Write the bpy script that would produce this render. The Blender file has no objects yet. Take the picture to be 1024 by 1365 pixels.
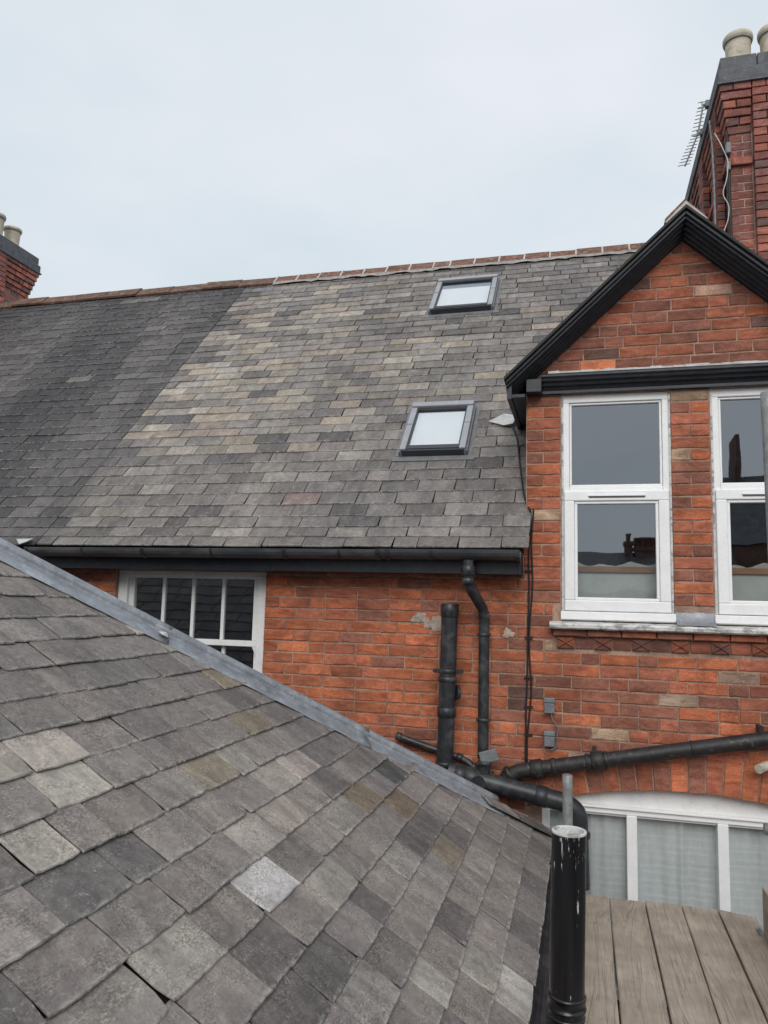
import bpy, bmesh, math, random
from mathutils import Matrix, Vector
R = math.radians
sc = bpy.context.scene
COL = sc.collection

# ------------------------------------------------------------------ camera, sky, sun, exposure
# World frame: X along the brick facade, Y into it (facade plane Y = 0), Z up, metres; the lens is the origin height.
cam = bpy.data.cameras.new('camera')
cam.sensor_fit = 'HORIZONTAL'; cam.sensor_width = 36.0
cam.lens = 1000.44 / 1024 * 36.0
cam.clip_start = 0.05; cam.clip_end = 2000
camo = bpy.data.objects.new('camera', cam); COL.objects.link(camo)
r_ = (0.967184, 0.252856, 0.024884); d_ = (-0.006193, 0.121372, -0.992588); f_ = (-0.254002, 0.959861, 0.118955)
camo.matrix_world = Matrix(((r_[0], -d_[0], -f_[0], 0), (r_[1], -d_[1], -f_[1], -4.9), (r_[2], -d_[2], -f_[2], 0), (0, 0, 0, 1)))
sc.camera = camo

SUN_EL, SUN_AZ = 37, 172          # degrees; azimuth clockwise from +Y
w = bpy.data.worlds.new('World'); sc.world = w; w.use_nodes = True
nt = w.node_tree; nt.nodes.clear()
def wn(t, **k):
    n = nt.nodes.new(t)
    for a, b in k.items(): setattr(n, a, b)
    return n
out = wn('ShaderNodeOutputWorld'); bg = wn('ShaderNodeBackground'); bg.inputs['Strength'].default_value = 0.1
sky = wn('ShaderNodeTexSky', sky_type='NISHITA', sun_disc=False)
sky.sun_elevation = R(SUN_EL); sky.sun_rotation = R(SUN_AZ); sky.dust_density = 3; sky.air_density = 1.0
tc = wn('ShaderNodeTexCoord')
nz = wn('ShaderNodeTexNoise'); nz.inputs['Scale'].default_value = 2.2; nz.inputs['Detail'].default_value = 4; nz.inputs['Roughness'].default_value = 0.5
nz2 = wn('ShaderNodeTexNoise'); nz2.inputs['Scale'].default_value = 1.3; nz2.inputs['Detail'].default_value = 3
mp = wn('ShaderNodeMapping'); mp.inputs['Scale'].default_value = (1, 1, 2.2)
cr = wn('ShaderNodeValToRGB')
cr.color_ramp.elements[0].position = 0.34; cr.color_ramp.elements[0].color = (5.5, 6.2, 6.65, 1)
cr.color_ramp.elements[1].position = 0.66; cr.color_ramp.elements[1].color = (6.65, 6.9, 7.4, 1)
mx = wn('ShaderNodeMix', data_type='RGBA'); mx.inputs[0].default_value = 0.95
nt.links.new(tc.outputs['Generated'], mp.inputs['Vector']); nt.links.new(mp.outputs[0], nz.inputs['Vector'])
nt.links.new(nz.outputs['Fac'], cr.inputs['Fac'])
nt.links.new(sky.outputs[0], mx.inputs[6]); nt.links.new(cr.outputs[0], mx.inputs[7])
nt.links.new(mx.outputs[2], bg.inputs['Color']); nt.links.new(bg.outputs[0], out.inputs['Surface'])

sl = bpy.data.lights.new('overcast_sun', 'SUN'); sl.energy = 1.5; sl.angle = R(38); sl.color = (1.0, 0.97, 0.93)
so = bpy.data.objects.new('overcast_sun', sl); COL.objects.link(so)
sd = Vector((math.sin(R(SUN_AZ)) * math.cos(R(SUN_EL)), math.cos(R(SUN_AZ)) * math.cos(R(SUN_EL)), math.sin(R(SUN_EL))))
so.rotation_euler = sd.to_track_quat('Z', 'Y').to_euler()
sc.view_settings.view_transform = 'Standard'; sc.view_settings.look = 'None'
sc.view_settings.exposure = 0.33; sc.view_settings.gamma = 1; sc.view_settings.use_curve_mapping = False
sc.render.engine = 'CYCLES'

# ------------------------------------------------------------------ materials
MATS = {}
def nodes_of(name):
    m = bpy.data.materials.new(name); m.use_nodes = True
    t = m.node_tree; t.nodes.clear()
    def N(ty, **k):
        n = t.nodes.new(ty)
        for a, b in k.items():
            if a in n.inputs: n.inputs[a].default_value = b
            else: setattr(n, a, b)
        return n
    return m, t, N, t.links.new
def mixc(N, L, fac, a, b, blend='MIX'):
    n = N('ShaderNodeMix', data_type='RGBA', blend_type=blend)
    for i, v in ((0, fac), (6, a), (7, b)):
        if hasattr(v, 'is_output'): L(v, n.inputs[i])
        elif i == 0: n.inputs[0].default_value = v
        else: n.inputs[i].default_value = (*v, 1) if len(v) == 3 else v
    return n.outputs[2]
def ramp(N, L, src, p0, p1, c0=(0, 0, 0, 1), c1=(1, 1, 1, 1)):
    n = N('ShaderNodeValToRGB'); e = n.color_ramp.elements
    e[0].position, e[1].position = p0, p1; e[0].color, e[1].color = c0, c1
    L(src, n.inputs['Fac']); return n.outputs['Color']
def vec(N, L, scale, coords='Object', rnd=True):
    """object coordinates, each piece shifted by its own random amount so no two share a pattern"""
    tcn = N('ShaderNodeTexCoord'); m = N('ShaderNodeMapping'); m.inputs['Scale'].default_value = scale
    src = N('ShaderNodeNewGeometry').outputs['Position'] if coords == 'World' else tcn.outputs[coords]
    if rnd:
        oi = N('ShaderNodeObjectInfo'); mul = N('ShaderNodeVectorMath', operation='MULTIPLY_ADD')
        comb = N('ShaderNodeCombineXYZ')
        ml = N('ShaderNodeMath', operation='MULTIPLY'); ml.inputs[1].default_value = 37.0; L(oi.outputs['Random'], ml.inputs[0])
        ml2 = N('ShaderNodeMath', operation='MULTIPLY'); ml2.inputs[1].default_value = 91.0; L(oi.outputs['Random'], ml2.inputs[0])
        L(ml.outputs[0], comb.inputs[0]); L(ml2.outputs[0], comb.inputs[1]); L(oi.outputs['Random'], comb.inputs[2])
        ad = N('ShaderNodeVectorMath', operation='ADD'); L(src, ad.inputs[0]); L(comb.outputs[0], ad.inputs[1]); src = ad.outputs[0]
    L(src, m.inputs['Vector']); return m.outputs[0]
def noise(N, L, v, scale, detail=4, rough=0.55, dist=0.0):
    n = N('ShaderNodeTexNoise'); n.inputs['Scale'].default_value = scale; n.inputs['Detail'].default_value = detail
    n.inputs['Roughness'].default_value = rough; n.inputs['Distortion'].default_value = dist
    L(v, n.inputs['Vector']); return n.outputs['Fac']
def finish(m, t, N, L, col, rough=0.7, height=None, bump=0.3, dist=0.004, metal=0.0, spec=0.5):
    b = N('ShaderNodeBsdfPrincipled'); o = N('ShaderNodeOutputMaterial')
    if hasattr(col, 'is_output'): L(col, b.inputs['Base Color'])
    else: b.inputs['Base Color'].default_value = (*col, 1)
    if hasattr(rough, 'is_output'): L(rough, b.inputs['Roughness'])
    else: b.inputs['Roughness'].default_value = rough
    b.inputs['Metallic'].default_value = metal; b.inputs['Specular IOR Level'].default_value = spec
    if height is not None:
        bp = N('ShaderNodeBump'); bp.inputs['Strength'].default_value = bump; bp.inputs['Distance'].default_value = dist
        L(height, bp.inputs['Height']); L(bp.outputs[0], b.inputs['Normal'])
    L(b.outputs[0], o.inputs[0]); return m
def add(N, L, a, b, ka=1.0, kb=1.0):
    n = N('ShaderNodeMath', operation='MULTIPLY'); n.inputs[1].default_value = kb; L(b, n.inputs[0])
    q = N('ShaderNodeMath', operation='MULTIPLY_ADD'); q.inputs[1].default_value = ka; L(a, q.inputs[0]); L(n.outputs[0], q.inputs[2])
    return q.outputs[0]
def piece_colour(N, stuff):
    if stuff: return N('ShaderNodeVertexColor', layer_name='Col').outputs['Color']
    return N('ShaderNodeObjectInfo').outputs['Color']

def slate_material(name, stuff=False, lichen=0.5, big=False):
    m, t, N, L = nodes_of(name)
    c = piece_colour(N, stuff)
    v = vec(N, L, (1, 1, 1), rnd=not stuff)
    vs = vec(N, L, (1.0, 0.30, 1.0), rnd=not stuff)          # riven grain runs down the slate
    n1 = noise(N, L, vs, 10, 5, 0.6, 0.8)
    n2 = noise(N, L, v, 120, 4, 0.72)
    n3 = noise(N, L, vs, 42, 6, 0.72, 1.6)
    n4 = noise(N, L, v, 7.5, 4, 0.6, 0.6)
    n5 = noise(N, L, v, 30, 5, 0.7, 0.8)
    patch = ramp(N, L, n4, 0.42, 0.60)
    c = mixc(N, L, 1.0, c, ramp(N, L, n1, 0.30, 0.72, (0.70, 0.69, 0.69, 1), (1.30, 1.29, 1.27, 1)), 'MULTIPLY')
    c = mixc(N, L, 1.0, c, ramp(N, L, n5, 0.30, 0.70, (0.78, 0.77, 0.77, 1), (1.22, 1.22, 1.21, 1)), 'MULTIPLY')
    # gritty speckle only where the face has weathered open
    g = mixc(N, L, 1.0, c, ramp(N, L, n2, 0.40, 0.62, (0.55, 0.55, 0.55, 1), (1.55, 1.54, 1.5, 1)), 'MULTIPLY')
    c = mixc(N, L, mixf(N, L, patch, 0.85 if big else 0.6), c, g)
    # thin pale veins and scratches wandering down the grain
    vn = noise(N, L, vs, 12, 3, 0.5, 1.6)
    va = ramp(N, L, vn, 0.4945, 0.4995); vb = ramp(N, L, vn, 0.5005, 0.5055, (1, 1, 1, 1), (0, 0, 0, 1))
    vm = N('ShaderNodeMath', operation='MULTIPLY'); L(va, vm.inputs[0]); L(vb, vm.inputs[1])
    vk = N('ShaderNodeMath', operation='MULTIPLY'); L(vm.outputs[0], vk.inputs[0]); L(ramp(N, L, n5, 0.46, 0.60), vk.inputs[1])
    c = mixc(N, L, mixf(N, L, vk.outputs[0], 0.65), c, (0.46, 0.45, 0.43))
    wn_ = noise(N, L, vs, 34, 3, 0.55, 1.2)
    wa = ramp(N, L, wn_, 0.490, 0.4985); wb = ramp(N, L, wn_, 0.5015, 0.510, (1, 1, 1, 1), (0, 0, 0, 1))
    wm = N('ShaderNodeMath', operation='MULTIPLY'); L(wa, wm.inputs[0]); L(wb, wm.inputs[1])
    wk = N('ShaderNodeMath', operation='MULTIPLY'); L(wm.outputs[0], wk.inputs[0]); L(ramp(N, L, noise(N, L, v, 13, 3, 0.6), 0.52, 0.66), wk.inputs[1])
    c = mixc(N, L, mixf(N, L, wk.outputs[0], 0.55 if big else 0.3), c, (0.48, 0.47, 0.45))
    st = ramp(N, L, n3, 0.62, 0.74)
    c = mixc(N, L, mixf(N, L, st, 0.15), c, (0.40, 0.385, 0.37))
    # lichen flecks, clustered
    spots = ramp(N, L, noise(N, L, v, 95, 2, 0.5, 0.3), 0.66, 0.71)
    mk = N('ShaderNodeMath', operation='MULTIPLY'); L(spots, mk.inputs[0]); L(patch, mk.inputs[1])
    c = mixc(N, L, mixf(N, L, mk.outputs[0], lichen), c, (0.50, 0.49, 0.46))
    # darker damp blotches
    dk = ramp(N, L, noise(N, L, v, 12, 4, 0.6, 0.5), 0.58, 0.78)
    c = mixc(N, L, mixf(N, L, dk, 0.45), c, (0.07, 0.068, 0.066))
    if not stuff:
        # the dressed tail is worn paler
        tcn = N('ShaderNodeTexCoord'); sx = N('ShaderNodeSeparateXYZ'); L(tcn.outputs['Object'], sx.inputs[0])
        ed = N('ShaderNodeMapRange'); ed.inputs[1].default_value = 0.024; ed.inputs[2].default_value = 0.004; L(sx.outputs['Y'], ed.inputs[0])
        ek = N('ShaderNodeMath', operation='MULTIPLY'); L(ed.outputs[0], ek.inputs[0]); L(ramp(N, L, n5, 0.44, 0.60), ek.inputs[1])
        c = mixc(N, L, mixf(N, L, ek.outputs[0], 0.7), c, (0.40, 0.39, 0.37))
    # weathering and run-off stains across many slates
    wv = vec(N, L, (1, 1, 1), 'World', False); wr_ = vec(N, L, (1.0, 0.12, 0.12) if not big else (0.15, 1.0, 0.15), 'World', False)
    c = mixc(N, L, 1.0, c, ramp(N, L, noise(N, L, wv, 1.1, 5, 0.62), 0.32, 0.70, (0.80, 0.80, 0.82, 1), (1.16, 1.15, 1.12, 1)), 'MULTIPLY')
    c = mixc(N, L, 1.0, c, ramp(N, L, noise(N, L, wr_, 3.2, 4, 0.62, 0.3), 0.34, 0.68, (0.82, 0.82, 0.83, 1), (1.13, 1.13, 1.11, 1)), 'MULTIPLY')
    h = add(N, L, n1, n3, 1.0, 0.5); h = add(N, L, h, n2, 1.0, 0.2); h = add(N, L, h, n5, 1.0, 0.5)
    return finish(m, t, N, L, c, 0.66, h, 0.8, 0.009 if big else 0.010, spec=0.35)
def mixf(N, L, a, k):
    n = N('ShaderNodeMath', operation='MULTIPLY'); n.inputs[1].default_value = k; L(a, n.inputs[0]); return n.outputs[0]
def brick_material(name, stuff=False, soot=0.5):
    m, t, N, L = nodes_of(name)
    c = piece_colour(N, stuff)
    v = vec(N, L, (1, 1, 1), rnd=not stuff); vl = vec(N, L, (0.45, 1, 1.3), rnd=not stuff)
    wv = vec(N, L, (1, 1, 1), 'World', False)
    n1 = noise(N, L, vl, 16, 5, 0.62, 0.9); n2 = noise(N, L, v, 150, 3, 0.7); n3 = noise(N, L, v, 44, 4, 0.65)
    c = mixc(N, L, 1.0, c, ramp(N, L, n1, 0.32, 0.70, (0.62, 0.58, 0.56, 1), (1.34, 1.38, 1.4, 1)), 'MULTIPLY')
    c = mixc(N, L, 1.0, c, ramp(N, L, n2, 0.32, 0.68, (0.68, 0.68, 0.68, 1), (1.32, 1.32, 1.32, 1)), 'MULTIPLY')
    # soot crusts on each brick and in drifts over the wall
    d1 = ramp(N, L, n3, 0.58, 0.78); c = mixc(N, L, mixf(N, L, d1, 0.55), c, (0.045, 0.032, 0.028))
    d2 = ramp(N, L, noise(N, L, wv, 1.7, 5, 0.62, 0.6), 0.46, 0.74); c = mixc(N, L, mixf(N, L, d2, soot), c, (0.075, 0.036, 0.026))
    rv = vec(N, L, (3.2, 3.2, 0.42), 'World', False)
    d3 = ramp(N, L, noise(N, L, rv, 1.6, 5, 0.65, 0.4), 0.50, 0.72); c = mixc(N, L, mixf(N, L, d3, 0.42), c, (0.10, 0.052, 0.038))
    ef = ramp(N, L, noise(N, L, wv, 7.0, 5, 0.65, 0.7), 0.62, 0.76); c = mixc(N, L, mixf(N, L, ef, 0.22), c, (0.46, 0.33, 0.26))
    h = add(N, L, n1, n2, 0.8, 0.5); h = add(N, L, h, n3, 1.0, 0.5)
    return finish(m, t, N, L, c, 0.86, h, 0.6, 0.006, spec=0.25)
def rough_material(name, col, var=0.35, scale=14, rough=0.8, bump=0.4, dist=0.004, spot=None, spotk=0.0, spots=40, sp=(0.6, 0.7), metal=0.0, spec=0.4, stretch=(1, 1, 1)):
    m, t, N, L = nodes_of(name)
    v = vec(N, L, stretch, rnd=True)
    n1 = noise(N, L, v, scale, 5, 0.6, 0.3); n2 = noise(N, L, v, scale * 9, 3, 0.65)
    a = 1 - var; b = 1 + var
    c = mixc(N, L, 1.0, col, ramp(N, L, n1, 0.3, 0.7, (a, a, a, 1), (b, b, b, 1)), 'MULTIPLY')
    c = mixc(N, L, 1.0, c, ramp(N, L, n2, 0.3, 0.7, (1 - var * .6,) * 3 + (1,), (1 + var * .6,) * 3 + (1,)), 'MULTIPLY')
    if spot:
        s = ramp(N, L, noise(N, L, v, spots, 4, 0.65, 0.4), *sp); c = mixc(N, L, mixf(N, L, s, spotk), c, spot)
    h = add(N, L, n1, n2, 1.0, 0.35)
    rr = ramp(N, L, n2, 0.2, 0.8, (max(rough - .12, .05),) * 3 + (1,), (min(rough + .12, 1),) * 3 + (1,))
    return finish(m, t, N, L, c, rr, h, bump, dist, metal, spec)
def glass_material(name, r0=0.16, tint=(0.82, 0.86, 0.86)):
    m, t, N, L = nodes_of(name)
    tr = N('ShaderNodeBsdfTransparent'); tr.inputs['Color'].default_value = (*tint, 1)
    gl = N('ShaderNodeBsdfGlossy'); gl.inputs['Roughness'].default_value = 0.012; gl.inputs['Color'].default_value = (0.86, 0.93, 1, 1)
    v = vec(N, L, (1, 1, 1)); bp = N('ShaderNodeBump'); bp.inputs['Strength'].default_value = 0.10; bp.inputs['Distance'].default_value = 0.012
    L(noise(N, L, v, 3.0, 1), bp.inputs['Height']); L(bp.outputs[0], gl.inputs['Normal'])
    lw = N('ShaderNodeLayerWeight'); lw.inputs['Blend'].default_value = 0.5
    pw = N('ShaderNodeMath', operation='POWER'); pw.inputs[1].default_value = 5.0; L(lw.outputs['Facing'], pw.inputs[0])
    fr = N('ShaderNodeMath', operation='MULTIPLY_ADD'); fr.inputs[1].default_value = 1 - r0; fr.inputs[2].default_value = r0; L(pw.outputs[0], fr.inputs[0])
    mxs = N('ShaderNodeMixShader'); o = N('ShaderNodeOutputMaterial')
    L(fr.outputs[0], mxs.inputs[0]); L(tr.outputs[0], mxs.inputs[1]); L(gl.outputs[0], mxs.inputs[2]); L(mxs.outputs[0], o.inputs[0])
    return m
def wood_material(name, col):
    m, t, N, L = nodes_of(name)
    v = vec(N, L, (1, 0.06, 1)); v2 = vec(N, L, (1, 0.35, 1)); v3 = vec(N, L, (1, 1, 1))
    g = noise(N, L, v, 60, 6, 0.65, 1.2); g2 = noise(N, L, v2, 9, 4, 0.6, 1.5); g3 = noise(N, L, v3, 5, 4, 0.6)
    c = mixc(N, L, 1.0, col, ramp(N, L, g, 0.3, 0.7, (0.80, 0.79, 0.78, 1), (1.17, 1.16, 1.14, 1)), 'MULTIPLY')
    c = mixc(N, L, 1.0, c, ramp(N, L, g3, 0.3, 0.7, (0.78, 0.76, 0.74, 1), (1.18, 1.18, 1.18, 1)), 'MULTIPLY')
    k = ramp(N, L, g2, 0.60, 0.78); c = mixc(N, L, mixf(N, L, k, 0.34), c, (0.085, 0.06, 0.045))
    ck = ramp(N, L, noise(N, L, v, 8, 3, 0.5, 2.0), 0.485, 0.5); ck2 = ramp(N, L, noise(N, L, v, 8, 3, 0.5, 2.0), 0.5, 0.515, (1, 1, 1, 1), (0, 0, 0, 1))
    cm = N('ShaderNodeMath', operation='MULTIPLY'); L(ck, cm.inputs[0]); L(ck2, cm.inputs[1])
    c = mixc(N, L, mixf(N, L, cm.outputs[0], 0.2), c, (0.05, 0.035, 0.028))
    pl = ramp(N, L, noise(N, L, v3, 26, 4, 0.65), 0.64, 0.7); c = mixc(N, L, mixf(N, L, pl, 0.3), c, (0.42, 0.36, 0.29))
    h = add(N, L, g, cm.outputs[0], 1.0, -1.5)
    return finish(m, t, N, L, c, 0.8, h, 0.5, 0.004, spec=0.25)
def paint_pipe_material(name):
    """gloss black paint, chipped to a pale undercoat in vertical runs"""
    m, t, N, L = nodes_of(name)
    v = vec(N, L, (1, 1, 0.12)); v2 = vec(N, L, (1, 1, 0.5)); wv = vec(N, L, (1, 1, 1))
    ch = ramp(N, L, noise(N, L, v, 55, 5, 0.7, 0.4), 0.66, 0.69); pt = ramp(N, L, noise(N, L, v2, 9, 3, 0.6), 0.50, 0.60)
    mk = N('ShaderNodeMath', operation='MULTIPLY'); L(ch, mk.inputs[0]); L(pt, mk.inputs[1])
    sx = N('ShaderNodeSeparateXYZ'); L(N('ShaderNodeNewGeometry').outputs['Position'], sx.inputs[0])
    hd = N('ShaderNodeMapRange'); hd.inputs[1].default_value = -0.86; hd.inputs[2].default_value = -0.71; L(sx.outputs['Z'], hd.inputs[0])
    hx = N('ShaderNodeMapRange'); hx.inputs[1].default_value = 0.055; hx.inputs[2].default_value = 0.02; dxm = N('ShaderNodeMath', operation='ABSOLUTE'); dxa = N('ShaderNodeMath', operation='ADD'); dxa.inputs[1].default_value = 0.04; L(sx.outputs['X'], dxa.inputs[0]); L(dxa.outputs[0], dxm.inputs[0]); L(dxm.outputs[0], hx.inputs[0])
    hm = N('ShaderNodeMath', operation='MULTIPLY'); L(hd.outputs[0], hm.inputs[0]); L(hx.outputs[0], hm.inputs[1])
    ch2 = N('ShaderNodeMath', operation='ADD'); L(noise(N, L, v, 90, 5, 0.7, 0.4), ch2.inputs[0]); hk = mixf(N, L, hm.outputs[0], 0.16); L(hk, ch2.inputs[1])
    tot = N('ShaderNodeMath', operation='MAXIMUM'); L(mk.outputs[0], tot.inputs[0]); L(ramp(N, L, ch2.outputs[0], 0.68, 0.71), tot.inputs[1])
    c = mixc(N, L, tot.outputs[0], (0.006, 0.006, 0.008), (0.5, 0.5, 0.48))
    return finish(m, t, N, L, c, 0.26, noise(N, L, wv, 30, 3), 0.15, 0.003, spec=0.5)

MATS['slate'] = slate_material('slate'); MATS['slate_many'] = slate_material('slate_many', True, 0.35)
MATS['slate_near'] = slate_material('slate_near', False, 0.35, True); MATS['slate_near_many'] = slate_material('slate_near_many', True, 0.35, True)
MATS['brick'] = brick_material('brick'); MATS['brick_many'] = brick_material('brick_many', True)
MATS['mortar'] = rough_material('mortar', (0.30, 0.195, 0.145), 0.4, 9, 0.92, 0.5, 0.005, (0.36, 0.28, 0.21), 0.6, 6)
MATS['pale_mortar'] = rough_material('pale_mortar', (0.36, 0.27, 0.23), 0.3, 9, 0.92, 0.5, 0.005)
MATS['render_skim'] = rough_material('render_skim', (0.36, 0.27, 0.22), 0.3, 16, 0.9, 0.7, 0.006, (0.50, 0.45, 0.40), 0.6, 22, (0.48, 0.6))
MATS['grey_mortar'] = rough_material('grey_mortar', (0.31, 0.30, 0.285), 0.3, 18, 0.9, 0.8, 0.008, (0.15, 0.145, 0.14), 0.6, 12)
MATS['underlay'] = rough_material('underlay', (0.035, 0.034, 0.033), 0.2, 20)
MATS['black_paint'] = rough_material('black_paint', (0.019, 0.0215, 0.028), 0.35, 18, 0.34, 0.25, 0.004, (0.06, 0.06, 0.065), 0.35, 22, (0.58, 0.75))
MATS['black_plastic'] = rough_material('black_plastic', (0.023, 0.025, 0.029), 0.25, 20, 0.40, 0.1, 0.002, (0.13, 0.125, 0.12), 0.5, 11, (0.48, 0.72))
MATS['grey_gutter'] = rough_material('grey_gutter', (0.045, 0.047, 0.05), 0.3, 12, 0.5, 0.1, 0.002, (0.12, 0.12, 0.115), 0.5, 8, (0.5, 0.7), stretch=(0.3, 1, 1))
MATS['cast_iron'] = rough_material('cast_iron', (0.022, 0.021, 0.021), 0.5, 25, 0.5, 0.6, 0.004, (0.16, 0.13, 0.11), 0.5, 32, (0.58, 0.7))
MATS['lead'] = rough_material('lead', (0.235, 0.25, 0.275), 0.30, 9, 0.5, 0.35, 0.008, (0.47, 0.49, 0.52), 0.5, 16, (0.56, 0.70), metal=0.2, stretch=(1, 1, 1))
MATS['white_frame'] = rough_material('white_frame', (0.80, 0.80, 0.80), 0.05, 8, 0.35, 0.03, 0.002, (0.50, 0.49, 0.46), 0.25, 12, (0.6, 0.75))
MATS['white_paint'] = rough_material('white_paint', (0.74, 0.74, 0.73), 0.06, 10, 0.5, 0.12, 0.003, (0.42, 0.40, 0.37), 0.35, 16, (0.58, 0.72))
MATS['old_white_paint'] = rough_material('old_white_paint', (0.58, 0.58, 0.56), 0.15, 14, 0.65, 0.6, 0.006, (0.16, 0.15, 0.14), 0.75, 22, (0.50, 0.62), stretch=(0.6, 1, 1))
MATS['cement'] = rough_material('cement', (0.46, 0.45, 0.43), 0.25, 18, 0.9, 0.8, 0.008, (0.2, 0.19, 0.18), 0.5, 20)
MATS['ridge_tile'] = rough_material('ridge_tile', (0.16, 0.075, 0.052), 0.45, 12, 0.85, 0.6, 0.008, (0.30, 0.22, 0.17), 0.6, 24, (0.52, 0.66))
MATS['ridge_tile_old'] = rough_material('ridge_tile_old', (0.125, 0.072, 0.052), 0.4, 9, 0.88, 0.7, 0.01, (0.33, 0.27, 0.21), 0.5, 20, (0.56, 0.66))
MATS['dark_stone'] = rough_material('dark_stone', (0.115, 0.12, 0.13), 0.3, 10, 0.85, 0.6, 0.008, (0.28, 0.28, 0.28), 0.45, 16, (0.56, 0.7))
MATS['clay_pot'] = rough_material('clay_pot', (0.50, 0.45, 0.36), 0.18, 9, 0.75, 0.4, 0.006, (0.22, 0.20, 0.17), 0.5, 15, (0.52, 0.7))
MATS['aluminium_grey'] = rough_material('aluminium_grey', (0.29, 0.30, 0.325), 0.1, 10, 0.42, 0.05, 0.002, (0.33, 0.34, 0.35), 0.4, 12)
MATS['flashing_grey'] = rough_material('flashing_grey', (0.15, 0.155, 0.165), 0.2, 12, 0.5, 0.1, 0.002, (0.3, 0.3, 0.31), 0.4, 14)
MATS['skylight_dark'] = rough_material('skylight_dark', (0.04, 0.043, 0.05), 0.15, 12, 0.45, 0.08, 0.002)
MATS['galvanised'] = rough_material('galvanised', (0.24, 0.25, 0.245), 0.3, 20, 0.5, 0.3, 0.003, (0.13, 0.12, 0.11), 0.5, 22, metal=0.3)
MATS['grey_plastic'] = rough_material('grey_plastic', (0.15, 0.16, 0.17), 0.2, 20, 0.5, 0.1, 0.002, (0.28, 0.28, 0.28), 0.4, 25)
MATS['cable_black'] = rough_material('cable_black', (0.014, 0.013, 0.013), 0.2, 30, 0.55)
MATS['cable_white'] = rough_material('cable_white', (0.48, 0.47, 0.45), 0.2, 30, 0.6)
MATS['plank'] = wood_material('plank', (0.37, 0.315, 0.262))
MATS['blind'] = rough_material('blind', (0.55, 0.56, 0.53), 0.08, 6, 0.8, 0.1, 0.003)
MATS['curtain'] = rough_material('curtain', (0.47, 0.485, 0.48), 0.1, 5, 0.85, 0.1, 0.003, stretch=(1, 1, 0.2))
MATS['rail_wood'] = rough_material('rail_wood', (0.33, 0.17, 0.085), 0.2, 14, 0.5, 0.1, 0.002, stretch=(0.2, 1, 1))
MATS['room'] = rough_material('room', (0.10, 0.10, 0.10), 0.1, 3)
MATS['cream_wall'] = rough_material('cream_wall', (0.75, 0.75, 0.74), 0.04, 3)
MATS['glass'] = glass_material('glass', 0.235); MATS['glass_sash'] = glass_material('glass_sash', 0.22)
MATS['glass_skylight'] = glass_material('glass_skylight', 0.36, (1, 1, 1)); MATS['glass_low'] = glass_material('glass_low', 0.07, (0.96, 0.985, 0.985))
MATS['black_gloss'] = paint_pipe_material('black_gloss')
MATS['ground'] = rough_material('ground', (0.12, 0.115, 0.105), 0.4, 2, 0.95, 0.5, 0.01)
MATS['sticker'] = rough_material('sticker', (0.46, 0.46, 0.455), 0.15, 40)
MATS['far_brick'] = rough_material('far_brick', (0.17, 0.095, 0.075), 0.4, 5)
MATS['far_slate'] = rough_material('far_slate', (0.13, 0.13, 0.135), 0.4, 5)
MATS['linen'] = rough_material('linen', (0.42, 0.40, 0.36), 0.15, 12)

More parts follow.
